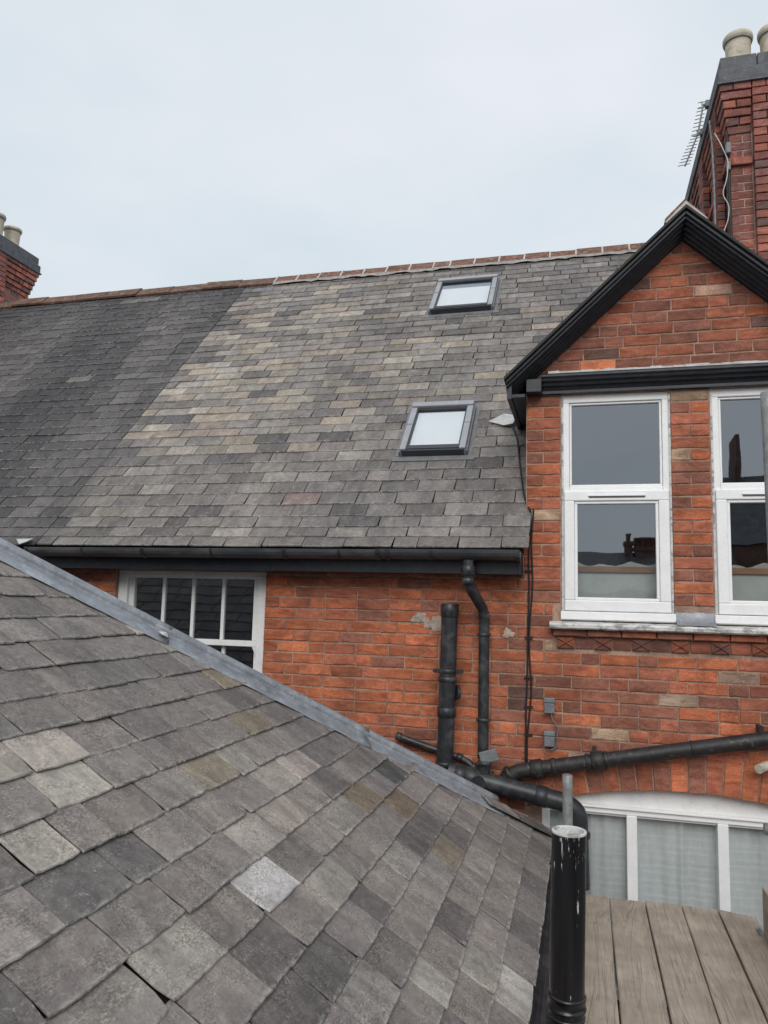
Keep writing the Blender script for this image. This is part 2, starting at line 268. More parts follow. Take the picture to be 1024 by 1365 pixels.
# ------------------------------------------------------------------ mesh helpers
class MB:
    def __init__(s): s.v = []; s.f = []; s.c = []; s.sm = []
    def add(s, vs, fs, col=None, smooth=False, M=None):
        b = len(s.v)
        s.v += [tuple(M @ Vector(p)) for p in vs] if M else [tuple(p) for p in vs]
        for f in fs: s.f.append(tuple(i + b for i in f)); s.sm.append(smooth)
        if col is not None: s.c += [col] * len(vs)
        return s
    def box(s, x0, x1, y0, y1, z0, z1, M=None):
        vs = [(x, y, z) for x in (x0, x1) for y in (y0, y1) for z in (z0, z1)]
        return s.add(vs, [(0, 1, 3, 2), (4, 6, 7, 5), (0, 4, 5, 1), (2, 3, 7, 6), (0, 2, 6, 4), (1, 5, 7, 3)], M=M)
    def tube(s, pts, r, seg=14, caps=True):
        pts = [Vector(p) for p in pts]; rs = r if isinstance(r, (list, tuple)) else [r] * len(pts)
        tan = []
        for i in range(len(pts)):
            a = pts[max(i - 1, 0)]; b = pts[min(i + 1, len(pts) - 1)]; tan.append((b - a).normalized())
        up = Vector((0, 0, 1)) if abs(tan[0].z) < 0.9 else Vector((1, 0, 0))
        n = tan[0].cross(up).normalized(); vs = []
        for i, p in enumerate(pts):
            n = (n - tan[i] * n.dot(tan[i])).normalized(); b = tan[i].cross(n)
            for k in range(seg):
                a = 2 * math.pi * k / seg; vs.append(p + (n * math.cos(a) + b * math.sin(a)) * rs[i])
        fs = [(i * seg + k, i * seg + (k + 1) % seg, (i + 1) * seg + (k + 1) % seg, (i + 1) * seg + k) for i in range(len(pts) - 1) for k in range(seg)]
        s.add(vs, fs, smooth=True)
        if caps:
            b = len(s.v); e = len(pts) - 1
            s.add(vs[:seg], [tuple(range(seg))]); s.add(vs[e * seg:], [tuple(range(seg))[::-1]])
        return s
    def ring(s, p, axis, r0, r1, length, seg=20):
        """a collar round an axis: flat rims"""
        ax = Vector(axis).normalized(); p = Vector(p)
        return s.tube([p - ax * length / 2, p - ax * length * .5 + ax * .002, p + ax * length * .5 - ax * .002, p + ax * length / 2], [r1 - .003, r1, r1, r1 - .003], seg)
    def lathe(s, prof, o=(0, 0, 0), seg=24, col=None):
        o = Vector(o); n = len(prof); vs = []
        for r, z in prof:
            for k in range(seg):
                a = 2 * math.pi * k / seg; vs.append((o.x + r * math.cos(a), o.y + r * math.sin(a), o.z + z))
        fs = [(i * seg + k, i * seg + (k + 1) % seg, (i + 1) * seg + (k + 1) % seg, (i + 1) * seg + k) for i in range(n - 1) for k in range(seg)]
        return s.add(vs, fs, smooth=True)
    def sweep(s, prof, frames):
        """closed profile of (a, b) pairs carried through frames (origin, axis_a, axis_b)"""
        n = len(prof); vs = []
        for o, a, b in frames:
            o, a, b = Vector(o), Vector(a), Vector(b)
            vs += [o + a * p + b * q for p, q in prof]
        fs = [(i * n + k, i * n + (k + 1) % n, (i + 1) * n + (k + 1) % n, (i + 1) * n + k) for i in range(len(frames) - 1) for k in range(n)]
        fs += [tuple(range(n))[::-1], tuple(range((len(frames) - 1) * n, len(frames) * n))]
        return s.add(vs, fs)
    def mesh(s, name):
        me = bpy.data.meshes.new(name); me.from_pydata(s.v, [], s.f)
        me.polygons.foreach_set('use_smooth', s.sm)
        if s.c:
            ca = me.color_attributes.new('Col', 'FLOAT_COLOR', 'POINT')
            ca.data.foreach_set('color', [x for c in s.c for x in (*c[:3], 1)])
        bm = bmesh.new(); bm.from_mesh(me); bmesh.ops.recalc_face_normals(bm, faces=bm.faces); bm.to_mesh(me); bm.free()
        return me
    def build(s, name, mat, parent=None, bevel=0.0, kind=None):
        return link(name, s.mesh(name), mat, parent, bevel, kind)
INV = {}
def link(name, me, mat, parent=None, bevel=0.0, kind=None):
    o = bpy.data.objects.new(name, me); COL.objects.link(o)
    if me is not None and mat is not None and not me.materials: me.materials.append(MATS[mat])
    if bevel:
        b = o.modifiers.new('edge', 'BEVEL'); b.width = bevel; b.segments = 2; b.limit_method = 'ANGLE'; b.angle_limit = R(40)
    if kind: o['kind'] = kind
    if parent is not None: hang(o, parent)
    return o
def hang(o, parent):
    o.parent = parent; o.matrix_parent_inverse = INV.get(parent.name, Matrix.Identity(4))
def thing(name, label, cat, loc=(0, 0, 0), group=None, kind=None):
    o = bpy.data.objects.new(name, None); COL.objects.link(o); o.empty_display_size = 0.1
    o.location = loc; INV[o.name] = Matrix.Translation(-Vector(loc))
    return tag(o, label, cat, group, kind)
def tag(o, label, cat, group=None, kind=None):
    o['label'] = label; o['category'] = cat
    if group: o['group'] = group
    if kind: o['kind'] = kind
    return o
def jit(c, k, rng):
    f = 1 + rng.uniform(-k, k)
    return tuple(max(0.004, x * f * (1 + rng.uniform(-k, k) * .09) * t) for x, t in zip(c, (1.025, .99, .985)))
def lerp(a, b, t): return a + (b - a) * t
def smooth_path(pts, r=0.06, n=6):
    pts = [Vector(p) for p in pts]; o = [pts[0]]
    for i in range(1, len(pts) - 1):
        a, b, c = pts[i - 1], pts[i], pts[i + 1]
        ra = min(r, (a - b).length * .49, (c - b).length * .49)
        p = b + (a - b).normalized() * ra; q = b + (c - b).normalized() * ra
        for k in range(n + 1):
            t = k / n; o.append(p * (1 - t) ** 2 + b * 2 * t * (1 - t) + q * t * t)
    o.append(pts[-1]); return o
def px(p):
    """where a point lands in the photograph (1024 wide): only used to sort pieces by how large they show"""
    q = Vector(p) - Vector((0, -4.9, 0)); z = q.dot(Vector(f_))
    if z < .1: return (-999, -999, .1)
    return (512 + 1000.4 * q.dot(Vector(r_)) / z, 682.5 + 1000.4 * q.dot(Vector(d_)) / z, z)
def in_frame(p, m=40):
    x, y, z = px(p); return -m < x < 1024 + m and -m < y < 1365 + m

# ------------------------------------------------------------------ piece shapes
def slate_shape(wd, ln, th, rng, nt=7, ns=3, rag=0.004, round_=0.0, chamfer=0.006):
    """one riven slate: x across (0..wd), y up the slope (0 = tail), z out of the roof; ragged dressed edges"""
    out = []
    chip = [rng.random() < .13 for _ in range(2)]
    for i in range(nt + 1):
        t = i / nt; x = wd * t; y = rng.uniform(-rag, rag)
        if round_:
            y += round_ * (abs(t - .5) * 2) ** 2.5
        if i == 0 and chip[0]: x += rng.uniform(.004, .012); y += rng.uniform(.002, .008)
        if i == nt and chip[1]: x -= rng.uniform(.004, .012); y += rng.uniform(.002, .008)
        out.append((x, y))
    k = len(out)
    for i in range(1, ns + 1): out.append((wd + rng.uniform(-.0025, .0015), ln * i / ns))
    for i in range(ns, 0, -1): out.append((rng.uniform(-.0015, .0025), ln * i / ns))
    n = len(out); cx = wd / 2; vs = []
    for i, (x, y) in enumerate(out):                            # top outline, drawn in where the edge is dressed
        ins = chamfer * rng.uniform(.5, 1.5)
        if i < k: vs.append((x + (ins * .6 if i == 0 else -ins * .6 if i == k - 1 else 0), y + ins, th * rng.uniform(.85, 1.1)))
        else: vs.append((x + (-ins * .5 if x > cx else ins * .5), y, th))
    mid = [(x, y, th * .45) for x, y in out]; bot = [(x, y, 0) for x, y in out]
    vs += mid + bot
    fs = [tuple(range(n))]
    for a in (0, n):
        for i in range(n - 0):
            j = (i + 1) % n
            if a == n and not (i < k or True): continue
            fs.append((a + i, a + n + i, a + n + j, a + j))
    return vs, fs
def slate_shape_small(wd, ln, th, rng, nt=3, rag=0.0035):
    out = [(wd * i / nt + (rng.uniform(0, .006) if i == 0 else -rng.uniform(0, .006) if i == nt else 0), rng.uniform(-rag, rag)) for i in range(nt + 1)]
    out += [(wd, ln), (0, ln)]; n = len(out)
    vs = [(x, y + (.003 if i <= nt else 0), th) for i, (x, y) in enumerate(out)] + [(x, y, 0) for x, y in out]
    return vs, [tuple(range(n))] + [(i, n + i, n + (i + 1) % n, (i + 1) % n) for i in range(n)]
def brick_shape(L, H, dep, rng, j=0.0018, ch=0.0035):
    """x 0..L, z 0..H, front face at y=0 looking to -y; worn arrises"""
    ring = [(0, 0), (.33, 0), (.67, 0), (1, 0), (1, .5), (1, 1), (.67, 1), (.33, 1), (0, 1), (0, .5)]
    o = [(x * L + rng.uniform(-j, j), z * H + rng.uniform(-j, j)) for x, z in ring]; n = len(o)
    cx, cz = L / 2, H / 2; fr = []
    for x, z in o:
        c = ch * rng.uniform(.5, 1.9); fr.append((x + (c if x < cx - .3 * L else -c if x > cx + .3 * L else 0), rng.uniform(-.0008, .0008), z + (c if z < cz - .2 * H else -c if z > cz + .2 * H else 0)))
    vs = fr + [(x, ch, z) for x, z in o] + [(x, dep, z) for x, z in o]
    fs = [tuple(range(n))]
    for a in (0, n): fs += [(a + i, a + (i + 1) % n, a + n + (i + 1) % n, a + n + i) for i in range(n)]
    return vs, fs

rg = random.Random(7)
BR_M = {}
def brick_mesh(kind):
    """eight stretchers and eight headers share their meshes"""
    lst = BR_M.setdefault(kind, [])
    if len(lst) < 8:
        mb = MB(); mb.add(*brick_shape(.216 if kind == 's' else .1035, .0655, .05, rg)); lst.append(mb.mesh('brick')); lst[-1].materials.append(MATS['brick']); return lst[-1]
    return rg.choice(lst)
SL_M = {}
def slate_mesh(key, mat, fn, n=12):
    lst = SL_M.setdefault(key, [])
    if len(lst) < n:
        mb = MB(); mb.add(*fn()); lst.append(mb.mesh('slate')); lst[-1].materials.append(MATS[mat]); return lst[-1]
    return rg.choice(lst)

# ------------------------------------------------------------------ ground
g = MB(); g.add([(-900, -900, -6.5), (900, -900, -6.5), (900, 900, -6.5), (-900, 900, -6.5)], [(0, 1, 2, 3)])
g.build('ground', 'ground', kind='structure')

# ------------------------------------------------------------------ brick house with gabled bay
house = thing('terrace_house', 'red brick terrace house with grey and tan slate roof and black trimmed gable bay', 'house', (-1.0, 0.2, -6.5))
wall = MB()
def wbox(x0, x1, z0, z1, y0=0.005, y1=0.24): wall.box(x0, x1, y0, y1, z0, z1)
# mortar backing of the front wall, pieced round its openings (sash, two casements, arched window)
ZB, ZT = -6.5, 0.46
wbox(-3.85, -3.345, ZB, ZT); wbox(-3.345, -2.14, ZB, -1.35); wbox(-3.345, -2.14, .19, ZT)
wbox(-2.14, -.25, ZB, ZT); wbox(-.25, 1.45, ZB, -2.35); wbox(-.25, 1.45, -1.06, -.09); wbox(1.45, 1.68, ZB, ZT)
wbox(-.25, -.122, -.09, ZT); wbox(.548, .778, -.09, 1.37); wbox(1.448, 1.68, ZT, 1.37); wbox(-.345, -.122, ZT, 1.37); wbox(1.448, 1.45, -.09, ZT)
wbox(-.345, 1.68, 1.37, 1.53)
wall.add([(-.33, .005, 1.53), (1.64, .005, 1.53), (.645, .005, 2.41), (-.33, .22, 1.53), (1.64, .22, 1.53), (.645, .22, 2.41)], [(0, 1, 2), (3, 5, 4), (0, 2, 5, 3), (1, 4, 5, 2), (0, 3, 4, 1)])
wall_o = wall.build('wall', 'mortar', house)
# dormer cheeks and hidden flanks
fl = MB(); fl.box(-.34, -.1, .24, 2.4, .0, 1.36); fl.box(1.44, 1.68, .24, 2.4, 0, 1.36); fl.build('cheek', 'mortar', house)

BRICKS = []   # (x0, x1, z, colour, zone weight)
ORANGE, BRED, BROWN, PINK, BUFF, DARK, GREY = (.465, .150, .074), (.375, .130, .076), (.265, .110, .075), (.50, .31, .23), (.40, .29, .195), (.14, .08, .066), (.42, .30, .23)
def brick_colour(x, z, rng):
    r = rng.random()
    if z > 1.4:
        pal = ((.38, BRED), (.36, BROWN), (.11, ORANGE), (.06, DARK), (.05, BUFF), (.04, PINK))
        if z < 1.6: pal = ((.45, BROWN), (.25, DARK), (.2, BRED), (.1, ORANGE))
    elif z > -.1 and x > -.36:
        pal = ((.32, BRED), (.30, ORANGE), (.27, BROWN), (.05, PINK), (.06, BUFF)) if z > .55 else ((.34, BROWN), (.36, BRED), (.18, ORANGE), (.07, BUFF), (.05, DARK))
    elif x < -.55:
        pal = ((.45, ORANGE), (.40, (.42, .142, .076)), (.10, BRED), (.02, PINK), (.03, BROWN)) if z < -.15 else ((.25, ORANGE), (.40, (.40, .135, .074)), (.28, BRED), (.07, BROWN))
    else:
        pal = ((.34, ORANGE), (.30, BRED), (.20, BROWN), (.06, PINK), (.07, BUFF), (.03, GREY))
        if x < -.12: pal = ((.30, ORANGE), (.34, BRED), (.24, BROWN), (.06, DARK), (.06, BUFF))
    for p, c in pal:
        if r < p: return jit(c, .2, rng)
        r -= p
    return jit(BRED, .2, rng)
def fill(x0, x1, z, rng, pattern):
    """lay one course between two jambs; pattern yields piece lengths"""
    x = x0; first = True
    while x < x1 - .02:
        L = next(pattern)
        if x1 - (x + L) < .055: L = x1 - x
        e = min(x + L, x1); BRICKS.append((x, e - .0085, z, brick_colour((x + e) / 2, z, rng))); x = e
def bond(row, rng, start):
    k = start
    while True:
        if row % 2 == 0: yield .225 if rng.random() < .86 else .1125
        else: yield .1125 if (k % 4 == 0 or rng.random() < .12) else .225
        k += 1
ARC_X, ARC_Z, ARC_R = .6, -1.071 - 2.8, 2.8
def arch_cut(z):
    """half width of arch outer ring at height z"""
    r = ARC_R + .225; dz = z - ARC_Z
    return math.sqrt(max(r * r - dz * dz, 0)) if dz < r else 0
row = 0; z = 1.372 - .075 * 50
rb = random.Random(21)
zs = []
while z < 2.40:
    zs.append(z); zt = z + .066
    gaps = []
    if zt <= .2 + .26: lo = -3.84
    else: lo = -.339
    segs = [(lo, 1.64)]
    def cut(a, b):
        n = []
        for s, e in segs:
            if b <= s or a >= e: n.append((s, e)); continue
            if a > s: n.append((s, a))
            if b < e: n.append((b, e))
        segs[:] = n
    if zt > -1.35 and z < .19: cut(-3.345, -2.14)
    if z > -.2 and z < -.05: cut(-.17, 1.48) if z > -.27 and zt > -.26 else None
    if z > -.11 and zt < 1.40: cut(-.122, .548); cut(.778, 1.448)
    if 1.368 < zt and z < 1.515: segs = []
    if z > 1.51:
        hx = (2.385 - zt) / .94 + .02; segs = [(.645 - hx, .645 + hx)] if hx > .05 else []
    zz = z + .03
    if zz < ARC_Z + ARC_R + .225:
        hw = arch_cut(zz); hw = min(hw, .85 + .09) if zz < -1.2 else min(hw, .97)
        if hw > 0: cut(ARC_X - hw, ARC_X + hw)
    if zt > -.27 and z < -.10: cut(-.17, 1.48)
    for s, e in segs:
        if e - s < .03: continue
        if e - s < .3 and z > -.1:      # the narrow piers: a stretcher, then two headers
            if row % 2: fill(s, e, z, rb, iter([e - s] * 4))
            else: fill(s, e, z, rb, iter([(e - s) / 2] * 4))
        else:
            off = (.1125 if row % 2 else 0) + (.056 if row % 4 == 1 else 0)
            b = bond(row, rb, row)
            def pat(off=off, b=b):
                if off: yield off
                while True: yield next(b)
            fill(s, e, z, rb, pat())
    z += .075; row += 1
def hidden_by_wing(p):
    x, y, z_ = px(p); return x < 640 and y > 725 + .523 * x + 6
vis = [b for b in BRICKS if in_frame(((b[0] + b[1]) / 2, 0, b[2]), 5) and not hidden_by_wing(((b[0] + b[1]) / 2, 0, b[2] + .06)) and not (b[2] < -1.45) and not (b[0] < -2.2 and b[2] > .1)]
vis.sort(key=lambda b: px(((b[0] + b[1]) / 2, 0, b[2]))[2] - (b[1] - b[0]) * 4)
top = set(map(id, vis[:276]))
many = MB()
for b in BRICKS:
    x0, x1, z, c = b; L = x1 - x0; dy = rb.uniform(-.003, .0015)
    if id(b) in top:
        kind = 's' if L > .15 else 'h'
        o = link('brick', brick_mesh(kind), None, wall_o)
        o.location = (x0, dy, z); o.scale = (L / (.216 if kind == 's' else .1035), 1, 1); o.rotation_euler = (rb.uniform(-.012, .012), rb.uniform(-.006, .006), rb.uniform(-.006, .006)); o.color = (*c, 1)
    else:
        v, f = brick_shape(L, .0655, .05, rb); many.add([(x + x0, y + dy, q + z) for x, y, q in v], f, c)
many.build('brickwork', 'brick_many', wall_o, kind='stuff')
# soldier arch over the wide window: wedge bricks
na = 20; half = math.asin(.93 / ARC_R)
for i in range(na):
    a0 = lerp(-half, half, i / na); a1 = lerp(-half, half, (i + 1) / na); gp = .0016
    P = lambda a, r: (ARC_X + r * math.sin(a), ARC_Z + r * math.cos(a))
    r0, r1 = ARC_R + rb.uniform(-.004, .003), ARC_R + .215
    q = [P(a0 + gp, r0), P(a1 - gp, r0), P(a1 - gp, r1), P(a0 + gp, r1)]
    mb = MB(); cx = sum(p[0] for p in q) / 4; cz = sum(p[1] for p in q) / 4
    y = rb.uniform(-.004, .002)
    ins = [(x + (cx - x) * .06 + rb.uniform(-.002, .002), y, zz + (cz - zz) * .03 + rb.uniform(-.002, .002)) for x, zz in q]
    mb.add(ins + [(x, y + .005, zz) for x, zz in q] + [(x, .2, zz) for x, zz in q], [(0, 1, 2, 3)] + [(k, (k + 1) % 4, 4 + (k + 1) % 4, 4 + k) for k in range(4)] + [(4 + k, 4 + (k + 1) % 4, 8 + (k + 1) % 4, 8 + k) for k in range(4)])
    if ARC_X + .93 < 1.7:
        o = mb.build('arch_brick', 'brick', wall_o); o.color = (*jit(rb.choice((ORANGE, BRED, BRED, BROWN, ORANGE)), .18, rb), 1)
# mortar behind the arch haunches
mb = MB(); n = 30; vs = []
for i in range(n + 1):
    a = lerp(-half, half, i / n); vs += [(*P(a, ARC_R + .006), 0), (*P(a, ARC_R + .235), 0)]
mb.add([(x, .0045, q) for x, q, _ in vs], [(i * 2, i * 2 + 1, i * 2 + 3, i * 2 + 2) for i in range(n)]); mb.build('arch_mortar', 'mortar', wall_o)
# red brick band and moulded cross pattern course beneath the long sill
x = -.172
while x < 1.47:
    L = .205; v, f = brick_shape(L - .007, .041, .06, rb); mb = MB(); mb.add(v, f)
    o = mb.build('brick', 'brick', wall_o); o.location = (x, -.032, -.1815); o.color = (*jit(rb.choice((BRED, BROWN, BROWN, BRED)), .2, rb), 1); x += L
x = -.15; k = 0
while x < 1.44:
    L = .112; mb = MB(); mb.box(0, L - .007, .0, .05, 0, .067)
    if k % 2 == 0:
        for a, b_ in (((.006, .006), (L - .014, .061)), ((L - .014, .006), (.006, .061)), ((.004, .034), (L - .012, .034))):
            if a[1] == b_[1]: continue
            d = Vector((b_[0] - a[0], 0, b_[1] - a[1])); n = Vector((-d.z, 0, d.x)).normalized() * .009
            A = Vector((a[0], 0, a[1])); B = Vector((b_[0], 0, b_[1])); o_ = Vector((0, -.008, 0))
            mb.add([A + n, A - n, B - n, B + n, A + o_, B + o_], [(0, 4, 5, 3), (1, 2, 5, 4), (0, 1, 4), (3, 5, 2)])
        mb.add([(L * .38, -.001, .034), (L * .47, -.016, .034), (L * .56, -.001, .034), (L * .47, -.001, .045), (L * .47, -.001, .023)], [(0, 1, 3), (1, 2, 3), (0, 4, 1), (1, 4, 2)])
    o = mb.build('carved_brick', 'brick', wall_o); o.location = (x, -.012 if k % 2 == 0 else -.004, -.2575); o.color = (*jit(rb.choice(((.30, .10, .06), (.20, .085, .06), (.15, .07, .055))), .2, rb), 1); x += L; k += 1

# ------------------------------------------------------------------ black mouldings of the gable
prof_c = [(0, .147), (-.03, .142), (-.098, .118), (-.104, .110), (-.104, .096), (-.092, .090), (-.088, .072), (-.066, .066), (-.062, .048), (-.040, .042), (-.036, .030), (-.028, .024), (-.028, .002), (0, .002)]
mb = MB(); mb.sweep(prof_c, [((-.24, 0.001, 1.369), (0, 1, 0), (0, 0, 1)), ((1.70, 0.001, 1.369), (0, 1, 0), (0, 0, 1))])
cornice = mb.build('cornice', 'black_paint', house, .002)
mb = MB(); mb.box(-.338, -.241, -.115, .001, 1.366, 1.452); mb.build('cornice_block', 'black_paint', house, .003)
mb = MB()
for i in range(26):
    x0 = lerp(-.2, 1.6, i / 26); x1 = lerp(-.2, 1.6, (i + 1) / 26); h = rb.uniform(.004, .012)
    mb.add([(x0, -.095, 1.488), (x1, -.095, 1.488), (x1, -.08, 1.496 + h), (x0, -.08, 1.496 + h), (x0, -.001, 1.523 + h), (x1, -.001, 1.523 + h)], [(0, 1, 2, 3), (3, 2, 5, 4)])
mb.build('mortar_fillet', 'cement', house)
AX, AZ = .638, 2.450; SL_ = .935
def rake(sx, prof, name, mat, x_end, bev=.002):
    """moulding carried up one slope of the gable; profile (y, drop square to the slope)"""
    al = math.atan(SL_); nrm = Vector((-sx * math.sin(al), 0, -math.cos(al))) if sx > 0 else Vector((math.sin(al), 0, -math.cos(al)))
    fr = []
    nrm = Vector((0, 0, -1 / math.cos(al)))       # plumb cut at apex and foot: drop measured square, taken vertically
    for X in (AX, AX + sx * x_end): fr.append(((X, 0, AZ - SL_ * abs(X - AX)), (0, 1, 0), nrm))
    m_ = MB(); m_.sweep(prof, fr); return m_.build(name, mat, house, bev)
prof_r = [(.002, -.004), (-.205, -.004), (-.209, .004), (-.207, .017), (-.188, .017), (-.190, .030), (-.184, .036), (-.158, .030), (-.152, .044), (-.146, .047), (-.116, .038), (-.110, .054), (-.102, .057), (-.074, .047), (-.068, .064), (-.060, .066), (-.036, .054), (-.030, .072), (.002, .074)]
rake(-1, prof_r, 'bargeboard', 'black_paint', 1.098); rake(1, prof_r, 'bargeboard', 'black_paint', 1.098)
prof_v = [(.0, -.020), (-.228, -.020), (-.228, -.0055), (.0, -.0055)]
rake(-1, prof_v, 'verge_slates', 'underlay', 1.108, 0); rake(1, prof_v, 'verge_slates', 'underlay', 1.108, 0)
# gable roof slabs running back to the main roof, their eaves boards
mb = MB()
for sx in (-1, 1):
    e = AX + sx * 1.105; ze = AZ - SL_ * 1.105
    mb.add([(AX, .0, AZ + .028), (e, .0, ze + .028), (e, .85, ze + .028), (AX, 2.0, AZ + .028), (AX, .0, AZ + .006), (e, .0, ze + .006), (e, .85, ze + .006), (AX, 2.0, AZ + .006)], [(0, 1, 2, 3), (4, 7, 6, 5), (0, 4, 5, 1), (1, 5, 6, 2)])
mb.build('gable_roof', 'far_slate', house)
for x0, x1 in ((-.455, -.425), (1.705, 1.735)):
    mb = MB(); mb.box(x0, x1, -.17, .80, 1.31, 1.42); mb.build('eaves_board', 'black_paint', house, .002)
for a, b in ((-.424, -.342), (1.685, 1.704)):
    mb = MB(); mb.box(a, b, -.168, .78, 1.32, 1.34); mb.build('eaves_soffit', 'black_paint', house)
# apex ridge tile in white mortar
mb = MB(); mb.sweep([(-.105, -.072), (0, .03), (.105, -.072), (.118, -.085), (.118, -.06), (0, .058), (-.118, -.06), (-.118, -.085)], [((AX, -.17, AZ + .035), (1, 0, 0), (0, 0, 1)), ((AX, .25, AZ + .035), (1, 0, 0), (0, 0, 1))]); mb.build('ridge_tile', 'ridge_tile', house)
mb = MB(); mb.sweep([(-.125, -.105), (-.06, -.038), (0, .024), (.06, -.038), (.125, -.105), (.10, -.108), (0, -.012), (-.10, -.108)], [((AX, -.215, AZ + .033), (1, 0, 0), (0, 0, 1)), ((AX, -.18, AZ + .033), (1, 0, 0), (0, 0, 1))]); mb.build('mortar_bedding', 'cement', house)

# ------------------------------------------------------------------ main roof
PIT = R(46); SN, CS = math.sin(PIT), math.cos(PIT)
EY, EZ = -.25, .341
def roof_pt(X, s, h=0.0): return Vector((X, EY + s * CS - h * SN, EZ + s * SN + h * CS))
ROOF_L = 4.79
roof = MB()
def slab(mb, x0, x1, s0, s1, h0, h1):
    vs = [roof_pt(x, s, h) for x in (x0, x1) for s in (s0, s1) for h in (h0, h1)]
    mb.add(vs, [(0, 1, 3, 2), (4, 6, 7, 5), (0, 4, 5, 1), (2, 3, 7, 6), (0, 2, 6, 4), (1, 5, 7, 3)])
slab(roof, -3.85, -.347, .06, ROOF_L, -.09, -.013); slab(roof, -.346, 2.2, 1.56, ROOF_L, -.09, -.013)
# back slope
vs = [(-3.85, 3.07, 3.77), (1.7, 3.07, 3.77), (1.7, 6.6, .2), (-3.85, 6.6, .2)]
roof.add(vs, [(0, 1, 2, 3)])
roof_o = roof.build('roof', 'underlay', house)
EXPO = [.097, .100, .116, .131, .137, .132, .127, .133, .135, .136, .133, .118, .120, .133]
S = [0.0]
while S[-1] < ROOF_L - .06: S.append(S[-1] + (EXPO[len(S) - 1] if len(S) <= len(EXPO) else .1235))
TAN, PALE, LGREY, MGREY, DGREY, PINKS, OLIVE = (.275, .245, .205), (.305, .285, .25), (.225, .215, .205), (.165, .157, .152), (.105, .101, .101), (.265, .23, .20), (.22, .21, .182)
def roof_colour(x, s, rng):
    if x < -3.85:
        t = .5 + .5 * math.sin(x * 3.1 + 1.2 + .25 * s + .5 * math.sin(x * 1.3)); t = t ** 2.2 * rng.uniform(.35, 1.0) * (.45 + .55 * min(1, max(0, (4.4 - s) / 2)))
        c = tuple(lerp(a, b, t) for a, b in zip((.048, .047, .051), (.150, .146, .145)))
        if rng.random() < .02: c = (.13, .127, .122)
        return jit(c, .14, rng)
    r = rng.random()
    edge_ = (x + 3.95) / (.42 + .22 * math.sin(s * 7) + .35 * math.sin(s * 2.3 + 1) ** 2)
    if rng.random() > edge_ * 1.0 + .12: return jit(rng.choice(((.07, .068, .07), (.10, .097, .098), (.13, .126, .123))), .14, rng)
    band = 0.0
    if 1.15 < s < 3.9:
        band = max(0, 1 - abs((x + 2.95 + (s - 2.2) * -.25)) / 1.0)
    if x < -3.3 and s > .9: band = max(band, .85)
    if s > 2.6 and -3.4 < x < -1.6: band = max(band, .34)
    if 1.4 < s < 3.3 and -2.2 < x < -1.3: band = max(band, .42)
    if s > 2.2 and x > -1.3: band = min(band, .16)
    if s < 1.1: band *= .12 
    if x > -.6: band = min(band, .08)
    if r < band * .85:
        return jit(rng.choice((TAN, PALE, PALE, TAN, OLIVE, PINKS, LGREY, LGREY)), .16, rng)
    r = rng.random()
    if s < 1.1: pal = ((.66, MGREY), (.22, LGREY), (.04, DGREY), (.05, (.2, .165, .155)), (.03, OLIVE))
    elif s > 3.6: pal = ((.46, MGREY), (.36, LGREY), (.06, DGREY), (.12, (.17, .17, .18)))
    else: pal = ((.54, MGREY), (.29, LGREY), (.07, DGREY), (.05, TAN), (.05, OLIVE))
    for p, c in pal:
        if r < p: return jit(c, .17, rng)
        r -= p
    return jit(MGREY, .17, rng)
def slate_mat4(o, ex, ey, ez, tilt, yaw):
    M = Matrix.Identity(4)
    for i, a in enumerate((ex, ey, ez)):
        for j in range(3): M[j][i] = a[j]
    M.translation = o
    return M @ Matrix.Rotation(-tilt, 4, 'X') @ Matrix.Rotation(yaw, 4, 'Z')
def lay_roof(xa, xb, rng, parent, xend=None, skip=None, limit=300, name='slate'):
    recs = []
    for k in range(len(S) - 1):
        s0 = S[k]; e = S[k + 1] - s0; x = xa - (0 if k % 2 else .1375) - (.06 * math.sin(k * 2.1) if k % 3 == 0 else 0)
        right = xend(s0 + .03) if xend else xb
        while x < right - .03:
            wd = .275 + rng.uniform(-.014, .014) if rng.random() < .95 else rng.choice((.16, .2, .33))
            if right - (x + wd) < .07: wd = right - x
            x0 = max(x, xa); x1 = min(x + wd, right)
            if x1 - x0 > .04:
                xm = (x0 + x1) / 2
                if not (skip and skip(x0, x1, s0, s0 + e)):
                    recs.append((x0, x1, s0, e, roof_colour(xm, s0 + e / 2, rng)))
            x += wd
    def shows(r):
        p = roof_pt((r[0] + r[1]) / 2, r[2]); u, v_, d = px(p)
        return -30 < u < 1050 and v_ < 740 and not (u < 60 and v_ > 720)
    order = sorted([r for r in recs if shows(r)], key=lambda r: px(roof_pt((r[0] + r[1]) / 2, r[2]))[2] - .6 * (r[1] - r[0]))
    one = set(map(id, order[:limit])); many = MB()
    for r in recs:
        x0, x1, s0, e, c = r; wd = x1 - x0 - .0045; th = rng.uniform(.0065, .0095)
        o = roof_pt(x0, s0 + rng.uniform(-.0045, .0045), .0085 + rng.uniform(0, .0035))
        M = slate_mat4(o, Vector((1, 0, 0)), Vector((0, CS, SN)), Vector((0, -SN, CS)), .0075 / e + rng.uniform(0, .008), rng.uniform(-.007, .007))
        if id(r) in one:
            me = slate_mesh('main', 'slate', lambda: slate_shape_small(.28, .235, .008, rng), 14)
            ob = link(name, me, None, parent); ob.matrix_basis = M @ Matrix.Diagonal((wd / .28, e * 1.14 / .235, th / .008, 1)); ob.color = (*c, 1)
        else:
            v, f = slate_shape_small(wd, e * 1.14, th, rng); many.add(v, f, c, M=M)
    if many.v: many.build('slating', 'slate_many', parent, kind='stuff')
SKY = [(-1.296, -.806, 1.005, 1.648), (-1.446, -.822, 3.47, 4.19)]    # x0, x1, s0, s1
